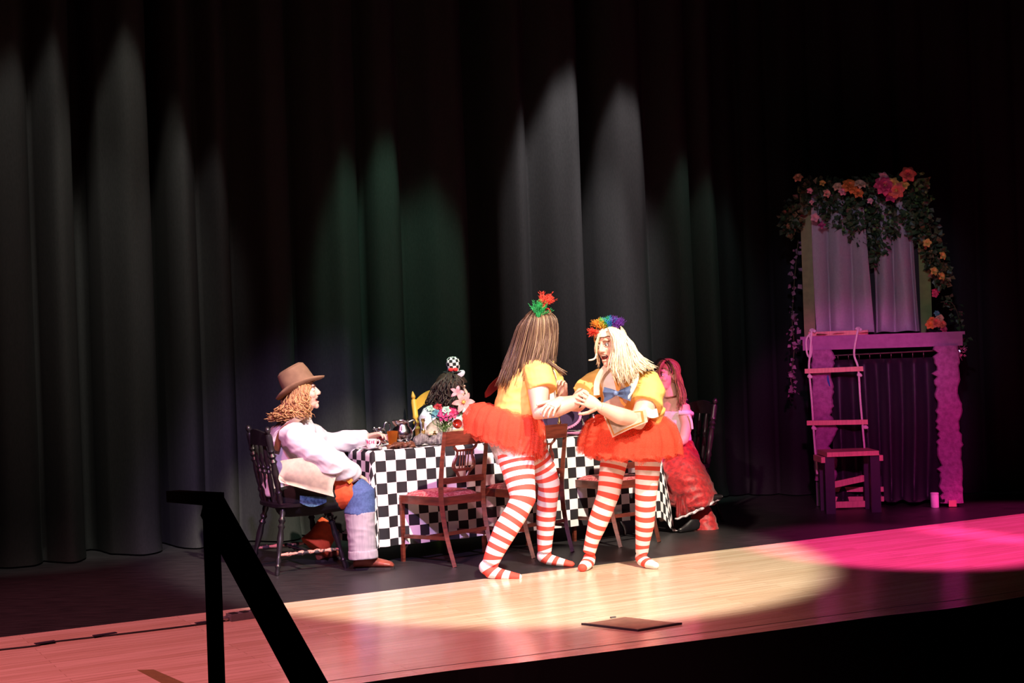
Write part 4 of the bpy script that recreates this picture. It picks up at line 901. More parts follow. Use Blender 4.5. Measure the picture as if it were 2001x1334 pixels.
def ribbon(bm, pts, w_, nrm, th=.006):
    pts = spline(pts, 16); rows = []
    for i, p in enumerate(pts):
        d = (pts[min(i + 1, 15)] - pts[max(i - 1, 0)]).normalized(); s = d.cross(V(nrm)).normalized(); n = s.cross(d); rows.append([p + s * w_ / 2 + n * th / 2, p - s * w_ / 2 + n * th / 2, p - s * w_ / 2 - n * th / 2, p + s * w_ / 2 - n * th / 2])
    R, _ = grid(bm, rows, True); bm.faces.new(R[0][::-1]); bm.faces.new(R[-1])
for pts in ([P(1190, 712, 8.66), P(1176, 728, 8.69), P(1167, 748, 8.71), P(1166, 772, 8.70)], [P(1222, 716, 8.63), P(1242, 728, 8.60), P(1238, 752, 8.565), P(1224, 776, 8.57)]):
    bm = nb(); ribbon(bm, pts, .042, (-.6, -.8, 0)); obj('collar', bm, M['cream'], t, label='pale collar with orange edging')
    bm = nb(); ribbon(bm, [p + V((.012 if p.x < 1 else -.012, -.006, 0)) for p in pts], .010, (-.6, -.8, 0)); obj('collar_edge', bm, M['trim_orange'], t)
for pts in ([P(1195, 722, 8.66), P(1203, 745, 8.645), P(1208, 765, 8.63)], [P(1216, 735, 8.62), P(1210, 755, 8.62), P(1208, 768, 8.62)], [P(1210, 770, 8.61), P(1216, 785, 8.60), P(1222, 792, 8.60)]):
    bm = nb(); ribbon(bm, pts, .018, (-.6, -.8, 0), .006); obj('orange_ribbon', bm, M['trim_orange'], t)
kc = P(1206, 768, 8.585); bx = V((.80, -.25, -.10)).normalized()
for s, dz in ((-1, .0), (1, .0)):
    bm = nb(); rows = []
    for i in range(8):
        f = i / 7; q = kc + bx * s * (.085 * f) + Z * (-.018 * f if s < 0 else .008 * f); hh = .010 + .038 * f ** .8
        rows.append([q + Z * hh * k + front * (.016 * math.sin(math.pi * f) * (1 - k * k) + .006 * math.sin(k * 5)) for k in (-1, -.66, -.33, 0, .33, .66, 1)])
    grid(bm, rows); bmesh.ops.solidify(bm, geom=bm.faces[:], thickness=.008); b_ = obj('bow_tie', bm, M['bow'], t, label='slate blue bow tie wing')
bm = nb(); ell(bm, kc + front * .012, (.016, .014, .017)); obj('bow_knot', bm, M['bow'], t)
# pointed flap of the waistcoat in front
fl = [P(1177, 806, 8.60), P(1197, 855, 8.56), P(1266, 824, 8.50), P(1262, 800, 8.52)]
def flap(k, m, name, off):
    c_ = sum(fl, V()) / 4; q = [c_ + (p - c_) * k + front * off for p in fl]; bm = nb(); rows = []
    for i in range(7): rows.append([q[0].lerp(q[3], j / 7).lerp(q[1].lerp(q[2], j / 7), i / 6) + front * .02 * math.sin(math.pi * j / 7) for j in range(8)])
    grid(bm, rows); bmesh.ops.solidify(bm, geom=bm.faces[:], thickness=.005); obj(name, bm, m, t, label=None)
flap(1.0, M['cream'], 'waistcoat_flap', .0); flap(.88, M['trim_orange'], 'flap_border', .007); flap(.78, M['cream'], 'flap_panel', .012)
bm = nb(); ribbon(bm, [P(1252, 796, 8.53), P(1272, 808, 8.55), P(1284, 806, 8.60)], .05, (-.2, -1, 0), .01); obj('cuff', bm, M['white_cloth'], t)
tutu(t, P(1234, 812, 8.90), (.06, .0, 1), front, [(.165, .165, .0), (.22, .22, .0), (.285, .28, .05), (.32, .31, .14), (.325, .315, .235)], 6, 23)
scalp('hair_cap', L2, M2, M['hair_blond'], t, 1.03, val=.75, grow=.014)
YB = 8.66
gb = [[P(1176, 645, 8.66), P(1168, 660, 8.64), P(1163, 680, 8.64), P(1166, 694, 8.66), P(1160, 700, 8.66)],
      [P(1178, 642, 8.66), P(1170, 662, 8.67), P(1166, 690, 8.70), P(1172, 712, 8.71), P(1170, 724, 8.72)]]
hair_strands('hair', gb, 26, .003, M['hair_blond'], t, .004, shade=lambda k, c_: random.gauss(.6, .15), short=.2)
gb = [[P(1189, 641, 8.62), P(1198, 658, 8.60), P(1201, 685, 8.59), P(1197, 712, 8.585), P(1206, 740, 8.57)],
      [P(1192, 640, 8.63), P(1204, 660, 8.57), P(1206, 690, 8.555), P(1203, 720, 8.55), P(1216, 752, 8.54)],
      [P(1198, 640, 8.64), P(1215, 662, 8.58), P(1220, 692, 8.555), P(1222, 720, 8.54), P(1230, 748, 8.53)],
      [P(1204, 641, 8.67), P(1224, 665, 8.62), P(1232, 695, 8.59), P(1240, 715, 8.575), P(1252, 730, 8.56)],
      [P(1206, 642, 8.72), P(1230, 668, 8.68), P(1242, 692, 8.65), P(1258, 708, 8.635), P(1276, 718, 8.62)],
      [P(1206, 643, 8.78), P(1232, 670, 8.75), P(1246, 694, 8.72), P(1262, 708, 8.70), P(1284, 722, 8.69)],
      [P(1202, 644, 8.84), P(1228, 672, 8.84), P(1238, 700, 8.86), P(1246, 716, 8.86), P(1256, 730, 8.86)]]
hair_strands('hair', gb, 800, .0030, M['hair_blond'], t, .010, .007, 7, lambda k, c_: random.gauss(.75, .22), short=.3)
hair_strands('hair', [[P(1164, 692, 8.64), P(1162, 699, 8.63), P(1156, 702, 8.62), P(1148, 703, 8.61)], [P(1166, 690, 8.64), P(1164, 699, 8.63), P(1158, 703, 8.62), P(1152, 704, 8.61)]], 12, .0025, M['hair_blond'], t, .002, shade=lambda k, c_: .7)
bm = nb(); sweep(bm, [L2(.095 * math.sin(a), .02 + .012 * math.cos(a), .034 + .098 * math.cos(a)) for a in [-1.75 + 3.5 * i / 24 for i in range(25)]], .0055, 8, .5); obj('headband', bm, M['trim_orange'], t)
FT = [('red', 1168, 648, (-1, -.2, .1), .055, 16), ('orange', 1174, 640, (-.8, -.2, .8), .055, 22), ('yellow', 1180, 640, (-.5, -.2, .9), .04, 18), ('lime', 1183, 638, (-.7, -.2, 1), .055, 20), ('green', 1187, 638, (-.4, -.2, 1), .05, 20), ('blue', 1192, 640, (-.1, -.3, 1), .06, 40), ('purple', 1203, 642, (.2, -.3, 1), .065, 55)]
for k, px, py, d, l_, n in FT: feather(t, P(px, py, 8.67), d, l_, FE[k], n)
bm = nb(); wb = P(1134, 783, 8.525); a, b_ = frame(P(1190, 792, 8.56) - wri)
sweep(bm, [wb + (a * math.cos(f) + b_ * math.sin(f)) * .0385 for f in [2 * math.pi * i / 24 for i in range(25)]], .0045, 8); br = obj('bracelet', bm, M['black']); tag(br, 'thin black band round the wrist of the brunette actor', 'bracelet')

# ---------------------------------------------------------------- seated man with hat
t = thing('person', 'seated man with copper curls, brown felt hat, white shirt and patched trousers', 'person', G(640, 1112))
hc = P(592, 767, 9.36); hf = V((.97, .05, .16))
hm, L3, M3 = head_mesh(hc, hf, (-.12, 0, 1), .7)
fr, sd = U.copy(), W.copy()
bm = nb(); loft(bm, [(P(578, 985, 9.42), fr * .16, sd * .18), (P(575, 945, 9.42), fr * .17, sd * .19), (P(572, 895, 9.42), fr * .15, sd * .18), (P(572, 850, 9.42), fr * .13, sd * .19), (P(576, 828, 9.40), fr * .085, sd * .15), (P(584, 812, 9.38), fr * .055, sd * .06), (P(588, 795, 9.37), fr * .05, sd * .05)])
s1, e1, w1 = P(570, 850, 9.20), P(630, 893, 9.06), P(692, 928, 9.20)
s2, e2, w2 = P(600, 846, 9.58), P(640, 872, 9.72), P(720, 853, 9.74)
sweep(bm, [s1, e1, w1], [.065, .05, .033], 14); sweep(bm, [s2, e2, w2], [.06, .048, .032], 14)
sweep(bm, [P(585, 968, 9.32), P(700, 965, 9.20), P(708, 1088, 9.19)], [.10, .07, .045], 14); sweep(bm, [P(590, 965, 9.55), P(672, 975, 9.70), P(630, 1075, 9.62)], [.10, .07, .045], 14)
h1, _, _ = hand_mesh(w2, P(750, 846, 9.72) - w2, (.2, -.3, -1), 1, .55, .10, 1.0, (.5, .6, .5))
h2, _, _ = hand_mesh(w1, V((.5, .6, -.3)), (0, .3, -1), 1, .5)
body(t, bm, [h1, h2], hm); face_parts(t, L3, M3, .7)
bm = nb(); loft(bm, [(P(574, 962, 9.42), fr * .20, sd * .21), (P(574, 935, 9.42), fr * .20, sd * .21), (P(572, 895, 9.42), fr * .185, sd * .205), (P(570, 858, 9.42), fr * .165, sd * .215), (P(573, 836, 9.41), fr * .13, sd * .19), (P(580, 820, 9.39), fr * .085, sd * .11), (P(585, 808, 9.38), fr * .068, sd * .075)])
sweep(bm, spline([P(566, 846, 9.24), P(588, 862, 9.15), P(618, 884, 9.08), P(640, 900, 9.06), P(668, 915, 9.12), P(692, 928, 9.20)], 14), [.085, .098, .096, .090, .078, .055], 18)
sweep(bm, spline([P(598, 846, 9.56), P(622, 862, 9.68), P(645, 867, 9.72), P(685, 860, 9.74), P(718, 854, 9.74)], 12), [.085, .085, .075, .062, .046], 18)
garment('shirt', bm, M['shirt_white'], t, .0065, 3, .014, 9, 'loose white shirt with full sleeves')
bm = nb(); rows = []
for i in range(9):
    f = i / 8; rows.append([P(548 + 106 * f + 4 * math.sin(j), 900 + 16 * f - 24 * math.sin(f * 2) * (1 - j / 6) + (50 - 8 * (1 - f)) * j / 6 * (1 - .15 * f) + 12 * f, 9.035 - .04 * math.sin(math.pi * j / 6) + .03 * f - .03 * math.sin(math.pi * f)) for j in range(7)])
grid(bm, rows); bmesh.ops.solidify(bm, geom=bm.faces[:], thickness=.012); obj('sash', bm, M['cream'], t, 'all', 'cream cloth hanging over the lap')
bm = nb(); ribbon(bm, [P(594, 812, 9.22), P(580, 820, 9.185), P(562, 832, 9.165), P(548, 848, 9.17), P(540, 880, 9.20)], .04, (-.1, -1, .2), .006); obj('suspender', bm, M['leather'], t, label='brown leather suspender')
bm = nb(); sweep(bm, [P(556, 968, 9.36), P(590, 968, 9.30), P(630, 966, 9.26), P(668, 962, 9.23)], [.14, .135, .125, .115], 20); sweep(bm, [P(575, 965, 9.56), P(640, 970, 9.66), P(676, 978, 9.70), P(650, 1030, 9.66)], [.13, .115, .10, .085], 18)
garment('trousers', bm, M['pants_black'], t, .008, 5, .003, 12, 'black upper trousers')
def cuffs(name, pts, rad, m, label, seg=24, th=None):
    bm = nb(); sweep(bm, pts, rad, seg); return garment(name, bm, m, t, .006, 3, .003, 16, label)
cuffs('knee_band', [P(662, 962, 9.235), P(680, 960, 9.22), P(697, 955, 9.21)], [.112, .112, .105], M['red_patch'], 'orange red knee band')
bm = nb(); box(bm, P(683, 938, 9.10), (.034, .008, .034), Matrix.Rotation(.8, 3, 'Y')); obj('diamond_patch', bevel(bm, .002), M['orange'], t)
cuffs('denim_knee', [P(692, 958, 9.215), P(703, 966, 9.205), P(704, 990, 9.20), P(702, 1006, 9.195)], [.098, .100, .096, .100], M['denim'], 'blue denim knee patch')
cuffs('trouser_leg', [P(703, 1000, 9.195), P(706, 1040, 9.19), P(709, 1084, 9.185)], [.098, .092, .088], M['corduroy'], 'grey corduroy lower leg')
cuffs('trouser_cuff', [P(709, 1074, 9.185), P(710, 1091, 9.183)], [.094, .096], M['corduroy'], 'turned-up grey cuff')
bm = nb(); rows = [[P(586 + 52 * i / 8, 968 + 3 * i / 8 + (14 + (10 * math.sin(i / 8 * 3.1))) * j / 3 * (1 - .3 * i / 8), 9.105 - .012 * math.sin(j) + .008 * i / 8) for j in range(4)] for i in range(9)]
grid(bm, rows); bmesh.ops.solidify(bm, geom=bm.faces[:], thickness=.01); obj('pocket_patch', bm, M['denim_light'], t, 'all', 'light denim pocket patch')
cuffs('far_trouser_leg', [P(645, 1020, 9.66), P(628, 1050, 9.63), P(614, 1070, 9.60)], [.075, .085, .11], M['red_patch'], 'orange red flared lower leg')
def shoe(parent, heel, toe, z=0.0, label=None):
    d = (toe - heel); d.z = 0; L_ = d.length; d.normalize(); s = V((-d.y, d.x, 0)); bm = nb()
    h0 = V((heel.x, heel.y, z))
    loft(bm, [(h0 + d * x * L_ + Z * (hh / 2 + .012), s * a, Z * hh / 2) for x, a, hh in ((0, .026, .05), (.06, .035, .075), (.25, .038, .09), (.42, .040, .082), (.6, .046, .060), (.8, .048, .046), (.94, .038, .034), (1.0, .02, .018))], 18)
    o = obj('shoe', remesh(bm, .005, 4), M['shoe'], parent, 'all', label)
    bm = nb(); loft(bm, [(h0 + d * x * L_ + Z * .007, s * a, d * .001) for x, a in ((0, .02), (1, .02))], 4) if False else None
    pts = [(0, .024), (.08, .036), (.3, .038), (.6, .048), (.82, .049), (.95, .038), (1.01, .016)]
    ring = [h0 + d * x * L_ + s * a for x, a in pts] + [h0 + d * x * L_ - s * a for x, a in pts[::-1]]; slab(bm, ring, .014, z); obj('sole', bm, M['sole'], o, False)
    for k in (.36, .44, .52):
        bm = nb(); sweep(bm, [h0 + d * k * L_ + s * .022 + Z * (.098 - (k - .36) * .15), h0 + d * k * L_ - s * .022 + Z * (.098 - (k - .36) * .15)], .003, 6); obj('lace', bm, M['leather'], o)
shoe(t, G(692, 1112), G(770, 1111)); shoe(t, G(622, 1098), G(660, 1088) + V((.02, -.02, 0)))
scalp('hair_cap', L3, M3, M['hair_copper'], t, val=.45, grow=.012)
gm = [[P(604, 752, 9.29), P(600, 775, 9.26), P(598, 792, 9.25), P(600, 808, 9.25), P(596, 820, 9.245)],
      [P(594, 750, 9.27), P(590, 775, 9.245), P(588, 795, 9.235), P(586, 812, 9.225), P(578, 822, 9.215)],
      [P(588, 752, 9.26), P(584, 780, 9.24), P(580, 800, 9.235), P(575, 815, 9.225), P(565, 825, 9.22)],
      [P(576, 755, 9.28), P(568, 785, 9.26), P(562, 802, 9.25), P(555, 814, 9.245), P(548, 824, 9.24)],
      [P(570, 758, 9.34), P(556, 788, 9.33), P(547, 803, 9.32), P(538, 813, 9.32), P(530, 820, 9.32)],
      [P(570, 760, 9.42), P(556, 790, 9.43), P(546, 804, 9.44), P(536, 814, 9.44), P(530, 822, 9.44)]]
hair_strands('hair', gm, 420, .0042, M['hair_copper'], t, .012, .016, 20, lambda k, c_: random.gauss(.68 - .5 * max(0, k - .45), .2), seg=18, short=.25)
# hat
hu = V((-.47, .02, .88)).normalized(); hfv = V((.88, .05, .47)).normalized(); hs = hu.cross(hfv)
hb = P(587, 757, 9.36)
th_ = thing('felt_hat', 'brown felt fedora tilted back on the seated man head', 'hat', hb)
bm = nb(); loft(bm, [(hb, hfv * .112, hs * .09), (hb + hu * .03, hfv * .112, hs * .09), (hb + hu * .09, hfv * .106, hs * .085), (hb + hu * .135, hfv * .096, hs * .074), (hb + hu * .150, hfv * .074, hs * .05), (hb + hu * .142, hfv * .045, hs * .024)], 32); obj('crown', bm, M['hat_brown'], th_)
bm = nb(); rows = []
for rr, dz in ((.99, .004), (1.25, -.004), (1.5, -.002), (1.58, .002), (1.5, -.010), (1.25, -.012), (.99, -.004)):
    rows.append([hb + hfv * math.cos(f) * .112 * rr + hs * math.sin(f) * (.09 + (rr - .99) * .10) + hu * (dz + .05 * (rr - .99) * math.sin(f) ** 2 * 1.3 - .02 * (rr - .99) * math.cos(f)) for f in [2 * math.pi * i / 40 for i in range(40)]])
grid(bm, rows, True); obj('brim', bm, M['hat_brown'], th_, 'all')
bm = nb(); loft(bm, [(hb + hu * .003, hfv * .1145, hs * .0925), (hb + hu * .026, hfv * .1145, hs * .0925)], 32); obj('hat_band', bm, M['hat_brown'], th_)

# ---------------------------------------------------------------- dark haired sitter behind the flowers
t = thing('person', 'dark curly-haired person in a tiny checkered top hat behind the flowers', 'person', V((-.44, 10.98, 0)))
hc = P(886, 762, 10.85); hf = V((.95, .25, -.05)); hm, L4, M4 = head_mesh(hc, hf)
bm = nb(); yd = 10.9
loft(bm, [(P(866, 935, 10.98), U * .17, W * .13), (P(866, 880, 10.95), U * .17, W * .13), (P(868, 840, yd), U * .16, W * .12), (P(872, 815, yd), U * .17, W * .11), (P(876, 802, yd), U * .12, W * .08), (P(880, 790, 10.87), U * .05, W * .05)])
ws_ = P(846, 850, 10.52); wsb = P(888, 846, 10.45)
sweep(bm, [P(838, 818, 10.86), P(832, 852, 10.72), ws_], [.055, .045, .032], 14); sweep(bm, [P(905, 818, 10.95), P(918, 846, 10.72), wsb], [.055, .045, .032], 14)
sweep(bm, [P(855, 930, 10.95), V((-.40, 10.55, .50)), V((-.38, 10.52, .06))], [.09, .065, .045], 12); sweep(bm, [P(885, 930, 11.02), V((-.20, 10.66, .50)), V((-.18, 10.62, .06))], [.09, .065, .045], 12)
h1, _, _ = hand_mesh(ws_, V((.6, -.5, -.1)), (0, 0, -1), -1, .3, vox=.0035); h2, _, _ = hand_mesh(wsb, V((-.3, -.8, -.1)), (0, 0, -1), 1, .3, vox=.0035)
body(t, bm, [h1, h2], hm, .010); face_parts(t, L4, M4, 0)
bm = nb(); loft(bm, [(P(864, 930, 10.97), U * .19, W * .15), (P(866, 880, 10.94), U * .185, W * .145), (P(868, 840, yd), U * .18, W * .135), (P(873, 815, yd), U * .18, W * .12), (P(877, 803, yd), U * .12, W * .085)])
sweep(bm, [P(846, 808, 10.86), P(840, 822, 10.80), P(840, 842, 10.74)], [.08, .085, .06], 16); sweep(bm, [P(905, 812, 10.95), P(914, 840, 10.8), P(914, 855, 10.6)], [.08, .08, .06], 16)
garment('blouse', bm, M['shirt_white'], t, .009, 5, .008, 12, 'pale lavender puffed-sleeve blouse')
bm = nb(); rows = [[P(833 + (52) * j / 7, 850 - 36 * math.sin(math.pi * (.15 + .6 * j / 7)) * i / 6, 10.66 - .02 * math.sin(i + j)) for j in range(8)] for i in range(7)]
grid(bm, rows); bmesh.ops.solidify(bm, geom=bm.faces[:], thickness=.01); obj('ruffled_collar', bm, M['cream'], t, 'all', 'cream ruffled collar front')
bm = nb(); loft(bm, [(V((-.42, 10.85, .44)), U * .20, W * .20), (V((-.38, 10.72, .5)), U * .22, W * .22), (V((-.32, 10.62, .42)), U * .22, W * .15), (V((-.30, 10.58, .1)), U * .24, W * .14)]); garment('skirt', bm, M['stool_dark'], t, .012, 4, .006, 9)
scalp('hair_cap', L4, M4, M['hair_dark'], t, val=.4, grow=.03)
gdk = [[P(892, 736, 10.78), P(897, 750, 10.77), P(893, 775, 10.76), P(890, 800, 10.75)], [P(890, 732, 10.74), P(894, 752, 10.70), P(890, 780, 10.70), P(886, 812, 10.70)], [P(880, 730, 10.74), P(872, 755, 10.70), P(868, 785, 10.70), P(866, 812, 10.71)], [P(874, 730, 10.78), P(856, 755, 10.75), P(852, 785, 10.75), P(846, 808, 10.76)], [P(872, 732, 10.85), P(848, 758, 10.84), P(842, 785, 10.84), P(838, 806, 10.84)], [P(876, 732, 10.95), P(852, 758, 10.98), P(846, 785, 10.98), P(842, 806, 10.97)]]
hair_strands('hair', gdk, 300, .006, M['hair_dark'], t, .016, .018, 14, lambda k, c_: random.gauss(.45, .28), seg=16, short=.3)
hu = V((-.05, -.1, 1)).normalized(); hb = L4(0, .0, .135); hat = thing('mini_top_hat', 'tiny black and white checkered top hat with red bow', 'hat', hb)
bm = nb(); uvl = bm.loops.layers.uv.new('UVMap'); prof = [(.046, .004), (.048, .030), (.051, .055), (.052, .080), (.046, .102), (.028, .118), (.001, .123)]; a, b_ = frame(hu); R = [[bm.verts.new(hb + hu * z + (a * math.cos(2 * math.pi * k / 24) + b_ * math.sin(2 * math.pi * k / 24)) * r) for k in range(24)] for r, z in prof]
for i in range(len(prof) - 1):
    for k in range(24):
        f = bm.faces.new((R[i][k], R[i][(k + 1) % 24], R[i + 1][(k + 1) % 24], R[i + 1][k]))
        for lp, (x, y) in zip(f.loops, ((k, i), (k + 1, i), (k + 1, i + 1), (k, i + 1))): lp[uvl].uv = (x / 2.0 + .001, y * 1.0 + .001)
obj('crown', bm, M['mini_check'], hat)
bm = nb(); lathe(bm, [(.046, .006), (.078, .004), (.083, .008), (.080, .012), (.048, .010)], hb, hu, 28); obj('brim', bm, M['black'], hat)
for s in (-1, 1):
    bm = nb(); ell(bm, hb + hu * .022 + V((s * .018, -.052, 0)), (.020, .011, .015)); obj('bow', bm, M['red_cloth'], hat)
bm = nb(); ell(bm, hb + V((.055, -.05, -.012)), (.036, .006, .024), Matrix.Rotation(-.6, 3, 'Y')); obj('grey_disc', bm, M['grey_drape'], hat, label='small grey oval ornament')
bm = nb(); sweep(bm, [hb + V((.03, -.05, -.03)), hb + V((.02, -.055, -.055))], [.007, .004], 8); obj('ribbon_tail', bm, M['grey_drape'], hat)

# ---------------------------------------------------------------- woman in the red skirt
t = thing('person', 'seated woman in off-shoulder white bodice and red velvet skirt under pink light', 'person', V((1.25, 11.0, 0)))
hc = P(1303, 733, 10.88); hf = V((-.80, -.60, -.02)); hm, L5, M5 = head_mesh(hc, hf, (0, 0, 1), .35)
fr, sd = -U, W; bm = nb()
loft(bm, [(P(1312, 905, 11.02), fr * .15, sd * .19), (P(1312, 870, 11.02), fr * .14, sd * .17), (P(1312, 830, 11.02), fr * .12, sd * .15), (P(1312, 806, 11.01), fr * .12, sd * .165), (P(1311, 790, 11.0), fr * .10, sd * .185), (P(1309, 780, 10.98), fr * .065, sd * .12), (P(1308, 770, 10.95), fr * .045, sd * .05), (P(1306, 755, 10.92), fr * .045, sd * .045)])
wn, wf = P(1322, 868, 10.72), P(1268, 858, 10.9)
sweep(bm, [P(1334, 792, 10.86), P(1342, 830, 10.82), P(1335, 860, 10.78), wn], [.055, .047, .042, .03], 14); sweep(bm, [P(1292, 792, 11.12), P(1280, 830, 11.1), wf], [.052, .046, .03], 14)
sweep(bm, [P(1300, 895, 10.92), V((.95, 10.62, .47)), V((1.1, 10.62, .08))], [.09, .065, .045], 14); sweep(bm, [P(1318, 895, 11.08), V((.88, 10.98, .47)), V((.95, 10.95, .08))], [.09, .065, .045], 14)
h1, _, _ = hand_mesh(wn, V((-.8, -.2, -.3)), (0, 0, -1), -1, .4, vox=.0035); h2, _, _ = hand_mesh(wf, V((-.8, -.3, -.1)), (0, 0, -1), 1, .4, vox=.0035)
body(t, bm, [h1, h2], hm, .009); face_parts(t, L5, M5, .35)
bm = nb(); loft(bm, [(P(1312, 880, 11.02), fr * .155, sd * .175), (P(1312, 845, 11.02), fr * .138, sd * .162), (P(1312, 815, 11.01), fr * .14, sd * .175), (P(1312, 802, 11.0), fr * .135, sd * .19)]); garment('bodice', bm, M['white_cloth'], t, .007, 3, .004, 20, 'white off-shoulder bodice')
for pts in ([P(1326, 806, 10.80), P(1342, 806, 10.80), P(1352, 808, 10.86)], [P(1283, 806, 11.05), P(1278, 806, 11.1), P(1282, 806, 11.16)]):
    bm = nb(); sweep(bm, spline(pts, 8), [.018, .022, .018], 10); obj('sleeve_band', bm, M['white_cloth'], t)
bm = nb(); ribbon(bm, [P(1346, 810, 10.78), P(1351, 822, 10.77), P(1353, 838, 10.77)], .016, (0, -1, 0), .004); obj('sleeve_ribbon', bm, M['lace'], t)
bm = nb(); loft(bm, [(P(1318, 860, 10.99), X * .13, Yv * .17), (P(1322, 895, 10.90), X * .17, Yv * .24), (P(1335, 930, 10.80), X * .19, Yv * .28), (P(1348, 965, 10.74), X * .20, Yv * .24), (P(1350, 985, 10.70), X * .185, Yv * .21)]); garment('skirt', bm, M['velvet'], t, .010, 4, .012, 9, 'red crushed velvet skirt')
hem = []
for i in range(40):
    f = i / 39; hem.append((P(1320 + 88 * f, 1012 - 42 * f ** 1.3, 10.40 + .24 * f), P(1322 + 60 * f, 968 - 18 * f, 10.46 + .22 * f)))
bm = nb(); rows = [[b_.lerp(a, k / 5) + V((0, -.02 * math.sin(i * .9) * k / 5, 0)) for k in range(6)] for i, (a, b_) in enumerate(hem)]
grid(bm, rows); bmesh.ops.solidify(bm, geom=bm.faces[:], thickness=.015); obj('skirt_flounce', bm, M['velvet'], t, 'all', 'ruffled flounce of the red skirt')
bm = nb(); sweep(bm, [a + V((0, -.012 - .02 * math.sin(i * .9), -.004)) for i, (a, b_) in enumerate(hem)], .011, 8, .7); obj('hem_trim', bm, M['lace'], t, label='white lace hem')
bm = nb(); loft(bm, [(P(1368, 990, 10.75), X * .07, Yv * .08), (P(1374, 1010, 10.70), X * .085, Yv * .09), (P(1380, 1035, 10.66), X * .095, Yv * .10)]); garment('underskirt', bm, M['velvet'], t, .008, 3, .008, 14, 'lower fold of the red skirt')
bm = nb(); c = P(1380, 1037, 10.66); sweep(bm, [c + X * .10 * math.cos(f) + Yv * .105 * math.sin(f) for f in [2 * math.pi * i / 28 for i in range(29)]], .008, 8); obj('hem_trim', bm, M['lace'], t)
bm = nb(); p = G(1340, 1040); loft(bm, [(p + V((.10, .06, .05)), X * .02, Z * .04), (p + V((.05, .03, .05)), X * .03, Z * .045), (p + V((.0, .0, .03)), X * .03, Z * .028), (p + V((-.05, -.03, .018)), X * .02, Z * .014)], 14); obj('boot', remesh(bm, .006, 3), M['black_chair'], t, 'all', 'black boot under the skirt')
bm = nb(); p = P(1398, 972, 10.62); loft(bm, [(p + V((-.09, .06, .02)), Yv * .035, Z * .035), (p + V((-.02, 0, .0)), Yv * .035, Z * .03), (p + V((.05, -.03, .01)), Yv * .02, Z * .016)], 14); obj('boot', remesh(bm, .006, 3), M['black_chair'], t, 'all', 'black boot toe at the hem')
scalp('hair_cap', L5, M5, M['hair_chest'], t, val=.5, grow=.012)
gw = [[P(1306, 703, 10.80), P(1318, 720, 10.79), P(1322, 745, 10.80), P(1326, 770, 10.80), P(1324, 800, 10.80)], [P(1308, 703, 10.84), P(1324, 722, 10.84), P(1330, 750, 10.85), P(1336, 775, 10.84), P(1332, 805, 10.82)], [P(1308, 704, 10.9), P(1324, 724, 10.92), P(1330, 752, 10.93), P(1333, 775, 10.92), P(1324, 795, 10.92)]]
hair_strands('hair', gw, 170, .0045, M['hair_chest'], t, .008, .008, 10, lambda k, c_: random.gauss(.5, .25), seg=14, short=.25)
hair_strands('hair', [[P(1298, 704, 10.78), P(1290, 716, 10.76), P(1284, 735, 10.77), P(1284, 765, 10.80)], [P(1300, 704, 10.9), P(1288, 716, 10.9), P(1282, 740, 10.92), P(1282, 770, 10.93)]], 50, .004, M['hair_chest'], t, .006, .004, shade=lambda k, c_: .5)
bm = nb(); sweep(bm, [L5(.092 * math.sin(a), .035 + .012 * math.cos(a), .034 + .095 * math.cos(a)) for a in [-1.7 + 3.4 * i / 24 for i in range(25)]], .008, 8, .5); obj('headband', bm, M['black'], t, label='black headband')
bm = nb(); sweep(bm, spline([L5(.078, -.005, -.045), L5(.086, -.005, -.055), L5(.08, -.004, -.07)], 6), .004, 6); obj('earring', bm, M['silver'], t)
# ================================================================ flower-topped puppet stage
fl0, fl1 = V((2.44, 11.79, 0)), V((3.60, 11.46, 0)); eX = (fl1 - fl0).normalized(); gY = V((-eX.y, eX.x, 0)); BW = (fl1 - fl0).length; ba = math.atan2(eX.y, eX.x)
def bp(x, y, z): return fl0 + eX * x + gY * y + Z * z      # x across, y back, z up
def onf(px, py, y=0.0):                                       # the sight line's point on the plane y behind the front
    r = ray(px, py); o = fl0 + gY * y; k = gY.dot(o) / gY.dot(r); return V((0, 0, CAMH)) + r * k
t = thing('puppet_stage', 'tall mauve painted frame stage with ragged bark posts and grey drape', 'stage set', bp(BW / 2, .3, 0), ba)
R_ = Rz(ba)
bm = nb(); box(bm, bp(BW / 2, .02, 1.355), (BW + .06, .04, .115), R_); obj('header_board', bevel(bm, .003), M['purple_wood'], t)
bm = nb(); box(bm, bp(BW / 2, .33, 1.40), (BW + .10, .62, .025), R_); obj('shelf_board', bevel(bm, .003), M['purple_wood'], t)
def bark_post(x0, x1, z0, z1, y, label, rag):
    bm = nb(); rows = []; n = 46
    for i in range(n + 1):
        z = z0 + (z1 - z0) * i / n; a = x0 + (rag[0] * abs(noise.noise(V((z * 9, 1.7, x0)))) + rag[0] * .8 * noise.noise(V((z * 31, 4.2, x0)))); b_ = x1 + rag[1] * noise.noise(V((z * 7, 8.1, x0))) + rag[1] * .5 * noise.noise(V((z * 27, 2.0, x0)))
        rows.append([bp(a, y, z), bp(a + .01, y - .02, z), bp((a + b_) / 2, y - .035 - .008 * noise.noise(V((z * 14, 0, 0))), z), bp(b_ - .01, y - .02, z), bp(b_, y, z), bp((a + b_) / 2, y + .02, z)])
    R, _ = grid(bm, rows, True); bm.faces.new(R[0][::-1]); bm.faces.new(R[-1]); obj('bark_post', bm, M['bark'], t, label=label)
bark_post(.03, .20, .22, 1.30, .0, 'left ragged bark post', (.015, .05)); bark_post(BW - .20, BW - .005, .03, 1.30, .0, 'right ragged bark post', (.05, .025))
